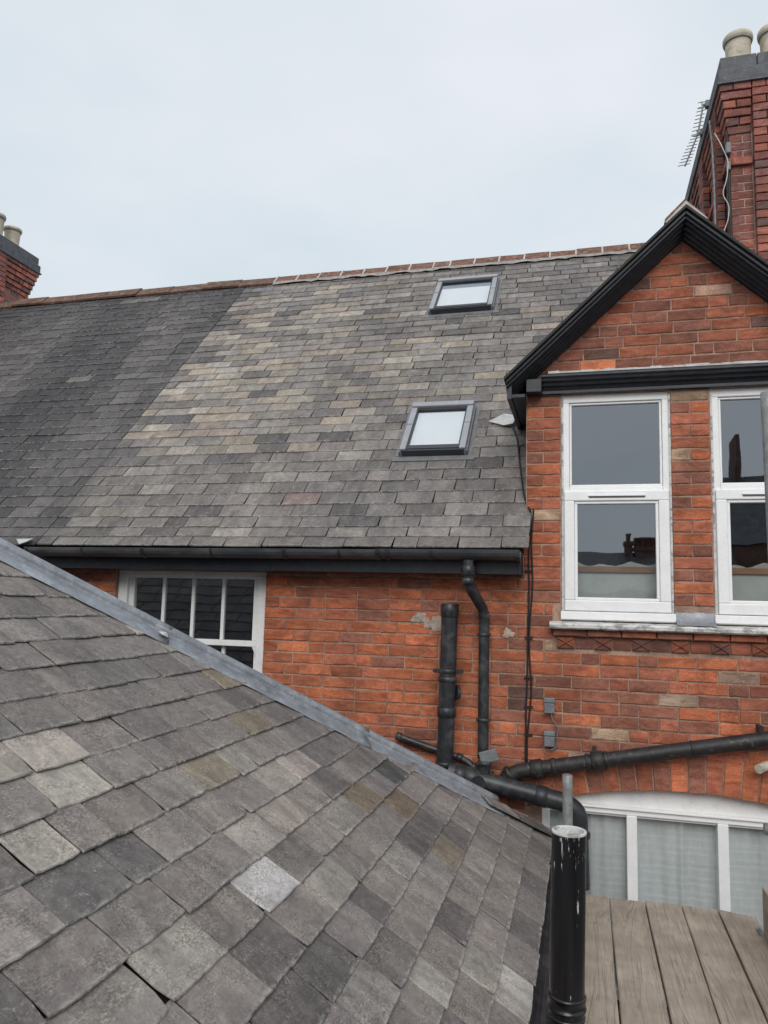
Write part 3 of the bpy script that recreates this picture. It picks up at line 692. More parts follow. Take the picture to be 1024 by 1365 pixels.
def under_skylight(x0, x1, s0, s1):
    return any(a + .02 < x0 and x1 < b - .02 and c < s0 and s1 < d for a, b, c, d in SKY)
def main_end(s):
    if s < .47: return -.306
    y = EY + s * CS; zz = EZ + s * SN
    if zz < 1.36: return -.345
    # against the gable roof
    return min(AX - (AZ + .04 - zz) / SL_ + .0, 1.2) if zz < AZ else 2.15
rr = random.Random(11)
lay_roof(-3.85, 2.15, rr, roof_o, main_end, under_skylight)
# ridge tiles: newer ones bedded in pale mortar
def ridge_profile(t=.018, wl=.185):
    a = R(44); c, s_ = math.cos(a), math.sin(a)
    o = [(-wl * c, -wl * s_), (-.02, -.012), (0, 0), (.02, -.012), (wl * c, -wl * s_)]
    return [(x, z) for x, z in o] + [(x * .9, z - t) for x, z in reversed(o)]
RY, RZ = EY + ROOF_L * CS, EZ + ROOF_L * SN + .055
x = -3.85 + .36; i = 0
rt = random.Random(3)
while x < 2.0:
    L = .272 if i != 7 else .19; dz = rt.uniform(-.006, .006)
    mb = MB(); mb.sweep(ridge_profile(), [((x + .009, RY, RZ + dz), (0, 1, 0), (0, 0, 1)), ((x + L - .009, RY, RZ + dz + rt.uniform(-.004, .004)), (0, 1, 0), (0, 0, 1))])
    mb.build('ridge_tile', 'ridge_tile', roof_o)
    mb = MB(); mb.sweep(ridge_profile(.014, .188), [((x - .0085, RY, RZ + .005), (0, 1, 0), (0, 0, 1)), ((x + .0085, RY, RZ + .005), (0, 1, 0), (0, 0, 1))]); mb.build('mortar_joint', 'cement', roof_o)
    x += L; i += 1
mb = MB(); n = 70
top_ = []; bot_ = []
for i in range(n + 1):
    X = lerp(-3.5, 2.1, i / n)
    top_.append(Vector((X, RY - .130, RZ - .122))); bot_.append(Vector((X, RY - .152 + rt.uniform(-.006, .006), RZ - .160 + rt.uniform(-.010, .010))))
mb.add(top_ + bot_, [(i, i + 1, n + 2 + i, n + 1 + i) for i in range(n)]); mb.build('ridge_mortar', 'grey_mortar', roof_o)

# skylights
def skylight(x0, x1, s0, s1, blind):
    """roof window standing off the slates on its flashing"""
    h = .085
    def sb(mb, a, b, c, d, h0, h1): slab(mb, a, b, c, d, h0, h1)
    fr = MB(); fw = .046
    sb(fr, x0, x0 + fw, s0, s1 - .06, .0, h); sb(fr, x1 - fw, x1, s0, s1 - .06, .0, h)
    sb(fr, x0, x1, s1 - .0599, s1, .0, h + .012)
    fo = fr.build('skylight', 'aluminium_grey', house, .004)
    b = MB(); sb(b, x0 + fw + .001, x1 - fw - .001, s0 + .012, s0 + .045, .0, h - .006); sb(b, x0 + .012, x1 - .012, s0 - .006, s0 + .0115, .0, h - .012)
    b.build('lower_rail', 'skylight_dark', fo, .003)
    inn = MB(); g0, g1 = x0 + fw, x1 - fw
    sb(inn, g0 + .001, g0 + .011, s0 + .046, s1 - .061, 0, h - .008); sb(inn, g1 - .011, g1 - .001, s0 + .046, s1 - .061, 0, h - .008)
    sb(inn, g0 + .0115, g1 - .0115, s1 - .085, s1 - .061, 0, h - .008); sb(inn, g0 + .0115, g1 - .0115, s0 + .046, s0 + .06, 0, h - .008)
    inn.build('sash_frame', 'skylight_dark', fo, .002)
    p = MB(); p.add([roof_pt(g0 + .0112, s0 + .0605, h - .022), roof_pt(g1 - .0112, s0 + .0605, h - .022), roof_pt(g1 - .0112, s1 - .0855, h - .022), roof_pt(g0 + .0112, s1 - .0855, h - .022)], [(0, 1, 2, 3)]); p.build('pane', 'glass_skylight', fo)
    e_ = .095 if blind else .19; bl = MB(); bl.add([roof_pt(g0 + .0115, s0 + .061, h - .035), roof_pt(g1 - .0115, s0 + .061, h - .035), roof_pt(g1 - .0115, s1 - e_, h - .035), roof_pt(g0 + .0115, s1 - e_, h - .035)], [(0, 1, 2, 3)]); bl.build('blind', 'cream_wall', fo)
    fs = MB(); sk = .042
    sb(fs, x0 - sk, x0 - .001, s0 - .0, s1 + .03, .012, .019); sb(fs, x1 + .001, x1 + sk, s0 - .0, s1 + .03, .012, .019)
    sb(fs, x0 - sk - .02, x1 + sk + .02, s0 - .062, s0 - .007, .013, .021)
    sb(fs, x0 - .001 - .012, x0 - .001, s0, s1, .02, .055); sb(fs, x1 + .001, x1 + .013, s0, s1, .02, .055)
    fs.build('flashing', 'flashing_grey', fo, .002)
    j = MB()
    for a, b_ in ((x0, x0 + fw), (x1 - fw, x1)): sb(j, a + .001, b_ - .001, lerp(s0, s1, .52), lerp(s0, s1, .52) + .004, h + .0005, h + .002)
    j.build('cover_joint', 'skylight_dark', fo)
skylight(*SKY[0], True); skylight(*SKY[1], False)

# eaves: fascia and soffit boards
mb = MB(); mb.box(-3.85, -.382, -.20, -.178, .188, .30); mb.build('fascia', 'black_paint', house, .002)
mb = MB(); mb.box(-3.85, -.384, -.177, -.002, .19, .205); mb.build('soffit', 'black_paint', house)
mb = MB(); mb.box(-.381, -.362, -.20, .0, .19, .315); mb.build('soffit_end', 'black_paint', house)

# ------------------------------------------------------------------ windows of the house
def ring(mb, x0, x1, z0, z1, w_, y0, y1, wb=None, wt=None):
    wb = wb or w_; wt = wt or w_
    mb.box(x0, x1, y0, y1, z1 - wt, z1); mb.box(x0, x1, y0, y1, z0, z0 + wb)
    mb.box(x0, x0 + w_, y0, y1, z0 + wb, z1 - wt); mb.box(x1 - w_, x1, y0, y1, z0 + wb, z1 - wt)
def pane(parent, x0, x1, z0, z1, y, mat='glass'):
    mb = MB(); mb.add([(x0, y, z0), (x1, y, z0), (x1, y, z1), (x0, y, z1)], [(0, 1, 2, 3)]); return mb.build('pane', mat, parent)
def room(x0, x1, z0, z1, y0, y1, parent, mat='room'):
    mb = MB(); v = [(x, y, z) for x in (x0, x1) for y in (y0, y1) for z in (z0, z1)]
    mb.add(v, [(0, 1, 3, 2), (4, 6, 7, 5), (2, 3, 7, 6), (0, 2, 6, 4), (1, 5, 7, 3)]); return mb.build('room', mat, parent)
def casement(x0, seed):
    x1 = x0 + .668; zb, zt = -.086, 1.369
    fr = MB(); ring(fr, x0, x1, zb + .06, zt, .050, .022, .10); fr.box(x0 + .05, x1 - .05, .022, .10, .70, .765)
    fo = fr.build('casement_window', 'white_frame', house, .005)
    b = MB(); b.sweep([(-.01, 0), (-.035, -.004), (-.038, -.05), (-.02, -.058), (.09, -.058), (.09, 0)], [((x0 - .006, .02, zb + .059), (0, 1, 0), (0, 0, 1)), ((x1 + .006, .02, zb + .059), (0, 1, 0), (0, 0, 1))]); b.build('frame_sill', 'white_frame', fo, .002)
    gb = MB(); ring(gb, x0 + .051, x1 - .051, .7655, zt - .051, .014, .034, .09); gb.build('glazing_bead', 'white_frame', fo, .004)
    sh = MB(); ring(sh, x0 + .018, x1 - .018, -.024, .735, .062, .000, .0215, .066, .064); sh.build('opening_sash', 'white_frame', fo, .006)
    s2 = MB(); ring(s2, x0 + .0805, x1 - .0805, .0425, .6705, .018, .012, .06); s2.build('glazing_bead', 'white_frame', fo, .004)
    v = MB(); v.box(x0 + .17, x1 - .16, -.004, .0, .690, .699); v.build('vent_strip', 'room', fo)
    v = MB(); v.box(x0 + .165, x1 - .155, -.008, -.001, .70, .708); v.build('vent_hood', 'white_frame', fo)
    for sx in (x0 + .0005, x1 - .0125):
        v = MB(); v.box(sx, sx + .012, .012, .0215, zb + .06, zt); v.build('mastic_bead', 'old_white_paint', fo)
    pane(fo, x0 + .064, x1 - .064, .779, zt - .064, .056); pane(fo, x0 + .098, x1 - .098, .06, .653, .036)
    rd = random.Random(seed)
    c = MB(); c.add([(x0 + .06, .15, -.05), (x1 - .06, .15, -.05), (x1 - .06, .15, .222), (x0 + .06, .15, .222)], [(0, 1, 2, 3)]); c.build('half_blind', 'blind', fo)
    c = MB(); c.box(x0 + .055, x1 - .055, .135, .16, .223, .262); c.box(x0 + .055, x1 - .055, .14, .155, .045, .052); c.build('blind_rail', 'rail_wood', fo, .003)
    c = MB(); n = 22; pts = []
    for k in range(n + 1):
        X = lerp(x0 + .06, x1 - .06, k / n); h = .262 + .016 + .010 * math.sin(k * .9 + seed) + .008 * math.sin(k * .37 + 2 * seed) + rd.uniform(-.003, .003); pts.append((X, h))
    c.add([(X, .175, .24) for X, h in pts] + [(X, .16, h) for X, h in pts] + [(X, .21, h - .01) for X, h in pts], [(k, k + 1, n + 2 + k, n + 1 + k) for k in range(n)] + [(n + 1 + k, n + 2 + k, 2 * n + 3 + k, 2 * n + 2 + k) for k in range(n)], smooth=True); c.build('rolled_linen', 'linen', fo)
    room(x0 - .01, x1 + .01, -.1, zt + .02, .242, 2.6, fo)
casement(-.121, 1); casement(.779, 5)
# long sill, worn white
mb = MB()
n = 60; fr = []
for i in range(n + 1):
    X = lerp(-.195, 1.5, i / n); d = rb.uniform(-.0025, .0025)
    fr.append(((X, 0, -.098 + rb.uniform(-.0012, .0012)), (0, 1 + d * 6, 0), (0, 0, 1)))
mb.sweep([(.02, .008), (-.045, 0), (-.072, -.004), (-.08, -.014), (-.078, -.032), (-.066, -.041), (.02, -.041)], fr)
mb.build('window_sill', 'old_white_paint', house)
# lead dressed over the sill between the two windows
mb = MB(); n = 10; vs = []
for i in range(n + 1):
    t = i / n; X = lerp(.552, .774, t); b_ = .012 * math.sin(t * math.pi)
    vs += [(X, .0, -.02 + rb.uniform(-.004, .004)), (X, -.010 - b_ * .4, -.06 - b_ * .3), (X, -.05, -.088), (X, -.074, -.096)]
mb.add(vs, [(i * 4 + k, i * 4 + k + 1, (i + 1) * 4 + k + 1, (i + 1) * 4 + k) for i in range(n) for k in range(3)], smooth=True); mb.build('lead_apron', 'lead', house)

# sash window under the eaves
x0, x1, zb, zt = -3.345, -2.14, -1.35, .188
fr = MB(); ring(fr, x0, x1, zb, zt, .075, .045, .16, .05, .03); sash = fr.build('sash_window', 'white_paint', house, .004)
mb = MB(); ring(mb, x0 + .0755, x1 - .0755, -.338, zt - .0305, .045, .07, .11, .040, .022); mb.build('upper_sash', 'white_paint', sash, .003)
for k in (1, 2, 3):
    X = lerp(x0 + .1205, x1 - .1205, k / 4); mb = MB(); mb.box(X - .0125, X + .0125, .078, .108, -.298, .1355); mb.build('glazing_bar', 'white_paint', sash, .003)
mb = MB(); ring(mb, x0 + .0755, x1 - .0755, zb + .05, -.298, .045, .112, .15, .06, .04); mb.build('lower_sash', 'white_paint', sash, .003)
for k in (1, 2, 3):
    X = lerp(x0 + .1205, x1 - .1205, k / 4); mb = MB(); mb.box(X - .0125, X + .0125, .116, .146, -1.24, -.338); mb.build('glazing_bar', 'white_paint', sash, .003)
for sx in (-1, 1):
    X = x1 - .0755 - .0225 if sx > 0 else x0 + .0755 + .0225
    mb = MB(); mb.add([(X - .02, .072, -.338), (X + .02, .072, -.338), (X + .02, .108, -.338), (X - .02, .108, -.338), (X - .004 + sx * .012, .08, -.40), (X + .008 + sx * .012, .08, -.40), (X + .008 + sx * .012, .1, -.40), (X - .004 + sx * .012, .1, -.40)], [(0, 1, 5, 4), (1, 2, 6, 5), (2, 3, 7, 6), (3, 0, 4, 7), (4, 5, 6, 7)]); mb.build('sash_horn', 'white_paint', sash)
xs = [lerp(x0 + .1205, x1 - .1205, k / 4) for k in range(5)]
for k in range(4):
    pane(sash, xs[k] + .013, xs[k + 1] - .013, -.297, .135, .09, 'glass_sash'); pane(sash, xs[k] + .013, xs[k + 1] - .013, -1.24, -.339, .13, 'glass_sash')
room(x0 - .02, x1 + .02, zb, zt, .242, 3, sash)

# wide arched window below
fr = MB(); zt = -1.2; zb = -2.3
fr.box(-.249, 1.449, .05, .14, zt - .045, zt); fr.box(-.249, 1.449, .05, .14, zb, zb + .06)
for a, b in ((-.249, -.199), (1.399, 1.449), (.254, .314), (.763, .823), (1.13, 1.18)): fr.box(a, b, .045, .139, zb + .06, zt - .0455)
arc = fr.build('arched_window', 'white_frame', house, .004)
mb = MB(); mb.box(-.249, 1.449, .035, .05, zt - .012, zt - .001); mb.build('head_moulding', 'white_frame', arc, .002)
mb = MB(); n = 24; vs = []
for i in range(n + 1):
    X = lerp(-.249, 1.449, i / n); zc = ARC_Z + math.sqrt(ARC_R ** 2 - (X - ARC_X) ** 2) + .01
    vs += [(X, .075, zt + .0005), (X, .075, zc), (X, .12, zc), (X, .12, zt + .0005)]
mb.add(vs, [(i * 4 + k, i * 4 + k + 1, (i + 1) * 4 + k + 1, (i + 1) * 4 + k) for i in range(n) for k in (0, 1, 2)]); mb.build('arch_panel', 'white_paint', arc)
for a, b in ((-.199, .254), (.314, .763), (.823, 1.13), (1.18, 1.399)):
    pane(arc, a, b, zb + .06, zt - .045, .09, 'glass_low')
    bd = MB(); bd.box(a + .0005, b - .0005, .07, .12, zt - .061, zt - .046); bd.build('glazing_bead', 'white_frame', arc, .002)
mb = MB(); n = 200; rows_ = 70; vs = []
for i in range(n + 1):
    X = lerp(-.24, 1.44, i / n)
    fold = .006 * math.sin(X * 33) + .004 * math.sin(X * 71 + 1) - .016 * math.exp(-(((X + .08) % .26 - .13) / .022) ** 2)
    for q in range(rows_ + 1):
        zz = lerp(-1.25, -2.25, q / rows_); vs.append((X, .138 + fold + .0006 * (q % 3), zz + .004 * math.sin(X * 9 + q)))
mb.add(vs, [(i * (rows_ + 1) + q, i * (rows_ + 1) + q + 1, (i + 1) * (rows_ + 1) + q + 1, (i + 1) * (rows_ + 1) + q) for i in range(n) for q in range(rows_)]); mb.build('net_curtain', 'curtain', arc)
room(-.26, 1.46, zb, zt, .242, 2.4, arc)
# patch of grey render and a few scars on the wall
rp = random.Random(5)
for (cx, cz, rx1, rz1, nm) in ((-.925, -.135, .075, .05, 'render_patch'), (-1.03, -.10, .06, .033, 'render_patch'), (-.455, -.18, .035, .03, 'render_patch')):
    mb = MB(); n = 44; pts = []
    for k in range(n):
        a = 2 * math.pi * k / n; q = 1 + .18 * math.sin(3 * a + cx * 9) + .12 * math.sin(7 * a + 1) + rp.uniform(-.07, .07); pts.append((cx + rx1 * q * math.cos(a), cz + rz1 * q * math.sin(a)))
    mb.add([(x, -.002, z) for x, z in pts] + [(cx + (x - cx) * .8, -.006, cz + (z - cz) * .8) for x, z in pts] + [(cx, -.0075, cz)], [(k, (k + 1) % n, n + (k + 1) % n, n + k) for k in range(n)] + [(n + k, n + (k + 1) % n, 2 * n) for k in range(n)], smooth=True); mb.build(nm, 'render_skim', wall_o)

# ------------------------------------------------------------------ neighbouring house with darker slates
nb = thing('terrace_house', 'neighbouring terrace house with dark weathered slate roof and old unmortared ridge tiles', 'house', (-6.2, .2, -6.5))
mb = MB(); mb.box(-9.3, -3.852, .005, .24, -6.5, .46); mb.build('wall', 'mortar', nb)
mb = MB(); slab(mb, -9.6, -3.852, .06, ROOF_L, -.09, -.013); mb.add([(-9.6, 3.07, 3.77), (-3.852, 3.07, 3.77), (-3.852, 6.6, .2), (-9.6, 6.6, .2)], [(0, 1, 2, 3)])
nroof = mb.build('roof', 'underlay', nb)
lay_roof(-9.6, -3.852, random.Random(31), nroof, None, None)
x = -3.50; rt = random.Random(13)
while x > -9.4:
    L = .46; dz = rt.uniform(-.012, .01) - .012 * math.sin((x + 3.5) * .7)
    mb = MB(); mb.sweep(ridge_profile(.02, .185), [((x - L + .002, RY, RZ + dz + rt.uniform(-.008, .008)), (0, 1, 0), (0, 0, 1)), ((x - .002, RY, RZ + dz), (0, 1, 0), (0, 0, 1))]); mb.build('ridge_tile', 'ridge_tile_old', nroof); x -= L
mb = MB(); mb.box(-9.3, -3.853, -.20, -.178, .188, .30); mb.box(-9.3, -3.853, -.177, -.002, .19, .205); mb.build('fascia', 'black_paint', nb)

# ------------------------------------------------------------------ slated rear wing in front
wing = thing('rear_wing', 'grey slated wing roof with lead dressed hip', 'building', (-2.8, -3.0, -6.5))
WP = R(33); WS, WC = math.sin(WP), math.cos(WP)
WX, WZ = -.172, -1.335; HY = -.195; HK = .695; WTOP = 5.0
def wing_pt(s, y, h=0.0): return Vector((WX - s * WC + h * WS, y, WZ + s * WS + h * WC))
def hip_y(s): return HY - HK * s
mb = MB(); yb = -9.2
rx = WX - WTOP * WC; rz = WZ + WTOP * WS
A = wing_pt(0, yb, -.014); B = wing_pt(0, HY, -.014); Ctop = wing_pt(WTOP, hip_y(WTOP), -.014); Dt = wing_pt(WTOP, yb, -.014)
E1 = Vector((2 * rx - WX, HY, WZ - .014)); F1 = Vector((2 * rx - WX, yb, WZ - .014))
mb.add([A, B, Ctop, Dt, E1, F1], [(0, 1, 2, 3), (1, 4, 2), (4, 5, 3, 2)])
mb.add([A - Vector((0, 0, .05)), B - Vector((0, 0, .05)), E1 - Vector((0, 0, .05)), F1 - Vector((0, 0, .05))], [(0, 1, 2, 3)])
wroof = mb.build('roof', 'underlay', wing)
mb = MB(); mb.box(2 * rx - WX + .14, WX - .14, yb, HY - .02, -6.5, WZ - .07); mb.build('wall', 'mortar', wing)
WSC = [0.0]
while WSC[-1] < WTOP - .1: WSC.append(WSC[-1] + .135 + .0008 * (len(WSC) - 1))
NEAR = [(.205, .193, .185), (.22, .208, .198), (.19, .178, .171), (.23, .218, .208), (.21, .195, .186), (.175, .166, .161)]
def wing_colour(s, y, rng):
    r = rng.random(); rust = max(0, min(1, (1.5 - s) / 1.2))
    if r < .07: c = (.26, .248, .232)
    elif r < .075 + .06 * rust: c = (.205, .18, .145)
    elif r < .09 + .30 * rust: c = (.205, .190, .180)
    elif r < .13 + .5 * rust: c = (.145, .137, .135)
    else: c = rng.choice(NEAR)
    return jit(c, .11, rng)
SPECIAL = [((332, 1208), (.43, .425, .435)), ((75, 1012), (.40, .37, .335)), ((80, 1075), (.37, .355, .325)), ((55, 1130), (.32, .305, .28)), ((15, 1035), (.32, .30, .265)),
           ((292, 918), (.205, .175, .135)), ((345, 965), (.21, .18, .14)), ((473, 1076), (.195, .165, .125)), ((541, 1072), (.195, .163, .12)), ((110, 1185), (.13, .125, .125)), ((180, 1150), (.125, .12, .122)),
           ((170, 850), (.42, .385, .33)), ((165, 850), (.42, .385, .33)), ((520, 1040), (.085, .09, .09)), ((400, 1095), (.31, .28, .255)), ((685, 1310), (.38, .365, .345)), ((440, 1180), (.28, .265, .245)), ((385, 1028), (.33, .30, .28))]
wr = random.Random(77); recs = []
for k in range(len(WSC) - 1):
    s0 = WSC[k]; e = WSC[k + 1] - s0; GW = .252
    yy = math.ceil((hip_y(s0) + .02) / GW) * GW + (GW / 2 if k % 2 else 0) + wr.uniform(-.012, .012) + .03 * math.sin(k * 1.7)
    while yy > -9.0:
        nx = yy - GW; wd = GW
        r_j = wr.random()
        if r_j < .05: wd = GW * .62
        elif r_j < .10: wd = GW * 1.2
        a_ = yy - wd + wr.uniform(-.012, .012)
        if a_ < hip_y(s0) + .05: recs.append([s0, e, a_, min(yy, hip_y(s0) + .06)])
        yy = a_ if wd == GW else a_
def wing_seen(r):
    p = wing_pt(r[0] + .07, (r[2] + r[3]) / 2); u, v_, d = px(p); return -70 < u < 1024 and v_ < 1450
cnt = 0; wmany = MB()
order = sorted([r for r in recs if wing_seen(r)], key=lambda r: px(wing_pt(r[0], (r[2] + r[3]) / 2))[2])
onew = set(map(id, order[:290]))
colmap = {}
for pxl, c in SPECIAL:
    best = min(order, key=lambda r: (px(wing_pt(r[0] + r[1] * .5, (r[2] + r[3]) / 2))[0] - pxl[0]) ** 2 + (px(wing_pt(r[0] + r[1] * .5, (r[2] + r[3]) / 2))[1] - pxl[1]) ** 2); colmap[id(best)] = c
def clip_half(vs, fs, px_, py_, nx, ny):
    bm = bmesh.new(); bv = [bm.verts.new(v) for v in vs]
    for f in fs: bm.faces.new([bv[i] for i in f])
    bmesh.ops.bisect_plane(bm, geom=bm.verts[:] + bm.edges[:] + bm.faces[:], plane_co=(px_, py_, 0), plane_no=(nx, ny, 0), clear_outer=True)
    bm.verts.index_update(); v = [tuple(q.co) for q in bm.verts]; f = [tuple(q.index for q in p.verts) for p in bm.faces]; bm.free(); return v, f
for r in recs:
    s0, e, ya, yb_ = r; wd = yb_ - ya - .0062; th = wr.uniform(.005, .0078)
    c = jit(colmap[id(r)], .05, wr) if id(r) in colmap else wing_colour(s0, ya, wr)
    o = wing_pt(s0 + wr.uniform(-.004, .004), ya, .0115 + wr.uniform(0, .0045))
    M = slate_mat4(o, Vector((0, 1, 0)), Vector((-WC, 0, WS)), Vector((WS, 0, WC)), .0085 / e + wr.uniform(0, .010), wr.uniform(-.005, .005))
    # local y is up the slope; hip line in local coordinates: y_world = hip_y(s)
    cut = yb_ > hip_y(s0 + 1.12 * e) - .01
    ln = e * 1.12
    if id(r) in onew:
        if cut:
            v, f = slate_shape(wd, ln, th, wr, 7, 3, .0035)
            v, f = clip_half(v, f, hip_y(s0) - ya, 0, 1.0, HK)
            if len(v) < 4: continue
            mb = MB(); mb.add(v, f); ob = mb.build('slate', 'slate_near', wroof); ob.matrix_basis = M
        else:
            kind = 'wide' if wd > .2 else 'thin'; w0 = .25 if kind == 'wide' else .16
            me = slate_mesh('near' + kind, 'slate_near', lambda: slate_shape(w0, .25, .009, wr, 9, 3, .0026, wr.choice((0, 0, 0, 0, 0, 0, 0, .008)), .0045), 26)
            ob = link('slate', me, None, wroof); ob.matrix_basis = M @ Matrix.Diagonal((wd / w0, ln / .25, th / .009, 1))
        ob.color = (*c, 1)
    else:
        v, f = slate_shape_small(wd, ln, th, wr)
        if cut: v, f = clip_half(v, f, hip_y(s0) - ya, 0, 1.0, HK)
        if len(v) > 3: wmany.add(v, f, c, M=M)
wmany.build('slating', 'slate_near_many', wroof, kind='stuff')
# hip end facing the brick wall and the far slope, joined slating
fm = MB(); fp = math.atan2(WS, HK); FS, FC = math.sin(fp), math.cos(fp); frn = random.Random(8)
k = 0; s0 = 0.0
L_end = WTOP * WS / FS
while s0 < L_end:
    xr = WX - (s0 * FS / WS) * WC; xl = 2 * rx - xr; X = xr - .05 - (.12 if k % 2 else 0)
    while X > xl:
        wd = frn.uniform(.22, .28); o = Vector((X - wd, HY - s0 * FC, WZ + s0 * FS)) + Vector((0, FS, FC)) * .008
        M = Matrix.Identity(4); ex, ey, ez = Vector((-1, 0, 0)), Vector((0, -FC, FS)), Vector((0, FS, FC)); o.x += wd
        M = slate_mat4(o, ex, ey, ez, .05, frn.uniform(-.008, .008)); v, f = slate_shape_small(wd - .005, .23, .009, frn)
        K = FS / WS * WC; v, f = clip_half(v, f, -(WX - K * s0 - .03 - o.x), 0, -1.0, K)
        if len(v) > 3: fm.add(v, f, jit((.15, .147, .143), .2, frn), M=M)
        X -= wd
    s0 += .137; k += 1
fm.build('hip_slating', 'slate_near_many', wroof, kind='stuff')
# lead hip: two wings and a rounded roll, in lengths
ld = wing_pt(1, hip_y(1)) - wing_pt(0, hip_y(0)); ld.normalize()
nA = Vector((WS, 0, WC)); nB = Vector((0, FS, FC)); wA = -(ld.cross(nA)).normalized(); wB = ld.cross(nB).normalized()
if wA.dot(Vector((0, -1, 0))) < 0: wA = -wA
if wB.dot(Vector((0, 1, 0))) < 0: wB = -wB
upv = (nA + nB).normalized()
def lead_len(t0, t1, lift, name):
    mb = MB(); n = max(4, int((t1 - t0) / .06)); base = wing_pt(0, hip_y(0)); rows = []
    for i in range(n + 1):
        t = lerp(t0, t1, i / n); c = base + ld * t; w1 = .134 + wr.uniform(-.004, .004)
        h = .017 + lift
        side = wA.cross(ld).dot(upv)
        p = [c + wA * (w1) + nA * (h - .002 + wr.uniform(-.002, .002)), c + wA * (w1 - .03) + nA * (h + .001 + wr.uniform(-.002, .002)), c + wA * .045 + nA * (h + .001), c + wA * .030 + nA * (h + .001)]
        r0 = .024
        for a in (222, 195, 165, 140, 115, 90, 60, 30, 0, -30):
            q = c + upv * (.030 + lift) + (wB - wA).normalized() * (math.cos(R(a)) * r0) + upv * (math.sin(R(a)) * r0); p.append(q)
        p += [c + wB * .036 + nB * (h + .012), c + wB * .062 + nB * (h + .003), c + wB * .10 + nB * h]
        rows.append(p)
    m = len(rows[0]); vs = [q for r in rows for q in r]
    mb.add(vs, [(i * m + k, i * m + k + 1, (i + 1) * m + k + 1, (i + 1) * m + k) for i in range(n) for k in range(m - 1)], smooth=True)
    o = mb.build(name, 'lead', wing); so_ = o.modifiers.new('thick', 'SOLIDIFY'); so_.thickness = .003; so_.offset = -1
    return o
tt = [.46, 1.45, 2.62, 4.3, 6.2]
for i in range(4): lead_len(tt[i] - (.08 if i else 0), tt[i + 1], .002 * i, 'hip_lead')
# a lifted corner where two lengths lap
c = wing_pt(0, hip_y(0)) + ld * 2.55 + wA * .05 + nA * .034
mb = MB(); mb.add([c, c + ld * .05 + wA * .008, c + ld * .035 + wA * .05 + nA * .006, c + wA * .035 + nA * .004, c + ld * .02 + wA * .025 + nA * .018], [(0, 1, 4), (1, 2, 4), (2, 3, 4), (3, 0, 4)]); mb.build('lead_clip', 'sticker', wing)
# ragged slate pieces finishing the foot of the hip
for (t, off, L, wdt, ang) in ((.47, .03, .22, .12, .05), (.34, .028, .24, .11, -.04), (.20, .03, .22, .12, .06), (.07, .028, .22, .11, -.03), (.38, -.03, .34, .16, .10), (.16, -.028, .36, .15, -.04)):
    c = wing_pt(0, hip_y(0)) + ld * t; v, f = slate_shape(L, wdt, .009, wr, 7, 2, .006)
    nn = nA if off > 0 else nB; ww = wA if off > 0 else wB
    ez = (nA * .95 + nB * .12).normalized() if off > 0 else nB; ex = (ld * math.cos(ang) + ww * math.sin(ang)); ex = (ex - ez * ex.dot(ez)).normalized(); ex = ex if ez.cross(ex).dot(ww) > 0 else -ex; ey = ez.cross(ex)
    M = Matrix.Identity(4)
    for i, a in enumerate((ex, ey, ez)):
        for j in range(3): M[j][i] = a[j]
    M.translation = c + ww * (abs(off) - .03) + ez * (.016 + .004 * (int(t * 100) % 3)) - ex * L * .5
    mb = MB(); mb.add(v, f); ob = mb.build('hip_slate', 'slate_near', wroof); ob.matrix_basis = M; ob.color = (*jit((.135, .13, .127) if off < 0 else wr.choice(((.20, .195, .19), (.09, .088, .088), (.13, .125, .122))), .2, wr), 1)
# black gutter along the wing eaves
mb = MB(); prof = []
for k in range(9): a = R(180 + 180 * k / 8); prof.append((.052 * math.cos(a), .05 * math.sin(a)))
prof += [(.052, .012), (.046, .012)]
for k in range(9): a = R(360 - 180 * k / 8); prof.append((.046 * math.cos(a), .044 * math.sin(a)))
prof += [(-.046, .012), (-.052, .012)]
gx = WX + .045; mb.sweep(prof, [((gx, -7, WZ - .035), (1, 0, 0), (0, 0, 1)), ((gx, HY - .02, WZ - .03), (1, 0, 0), (0, 0, 1))]); mb.build('gutter', 'black_plastic', wing)
mb = MB(); mb.box(WX - .13, WX - .012, yb, HY - .03, WZ - .16, WZ - .03); mb.build('eaves_board', 'black_paint', wing)

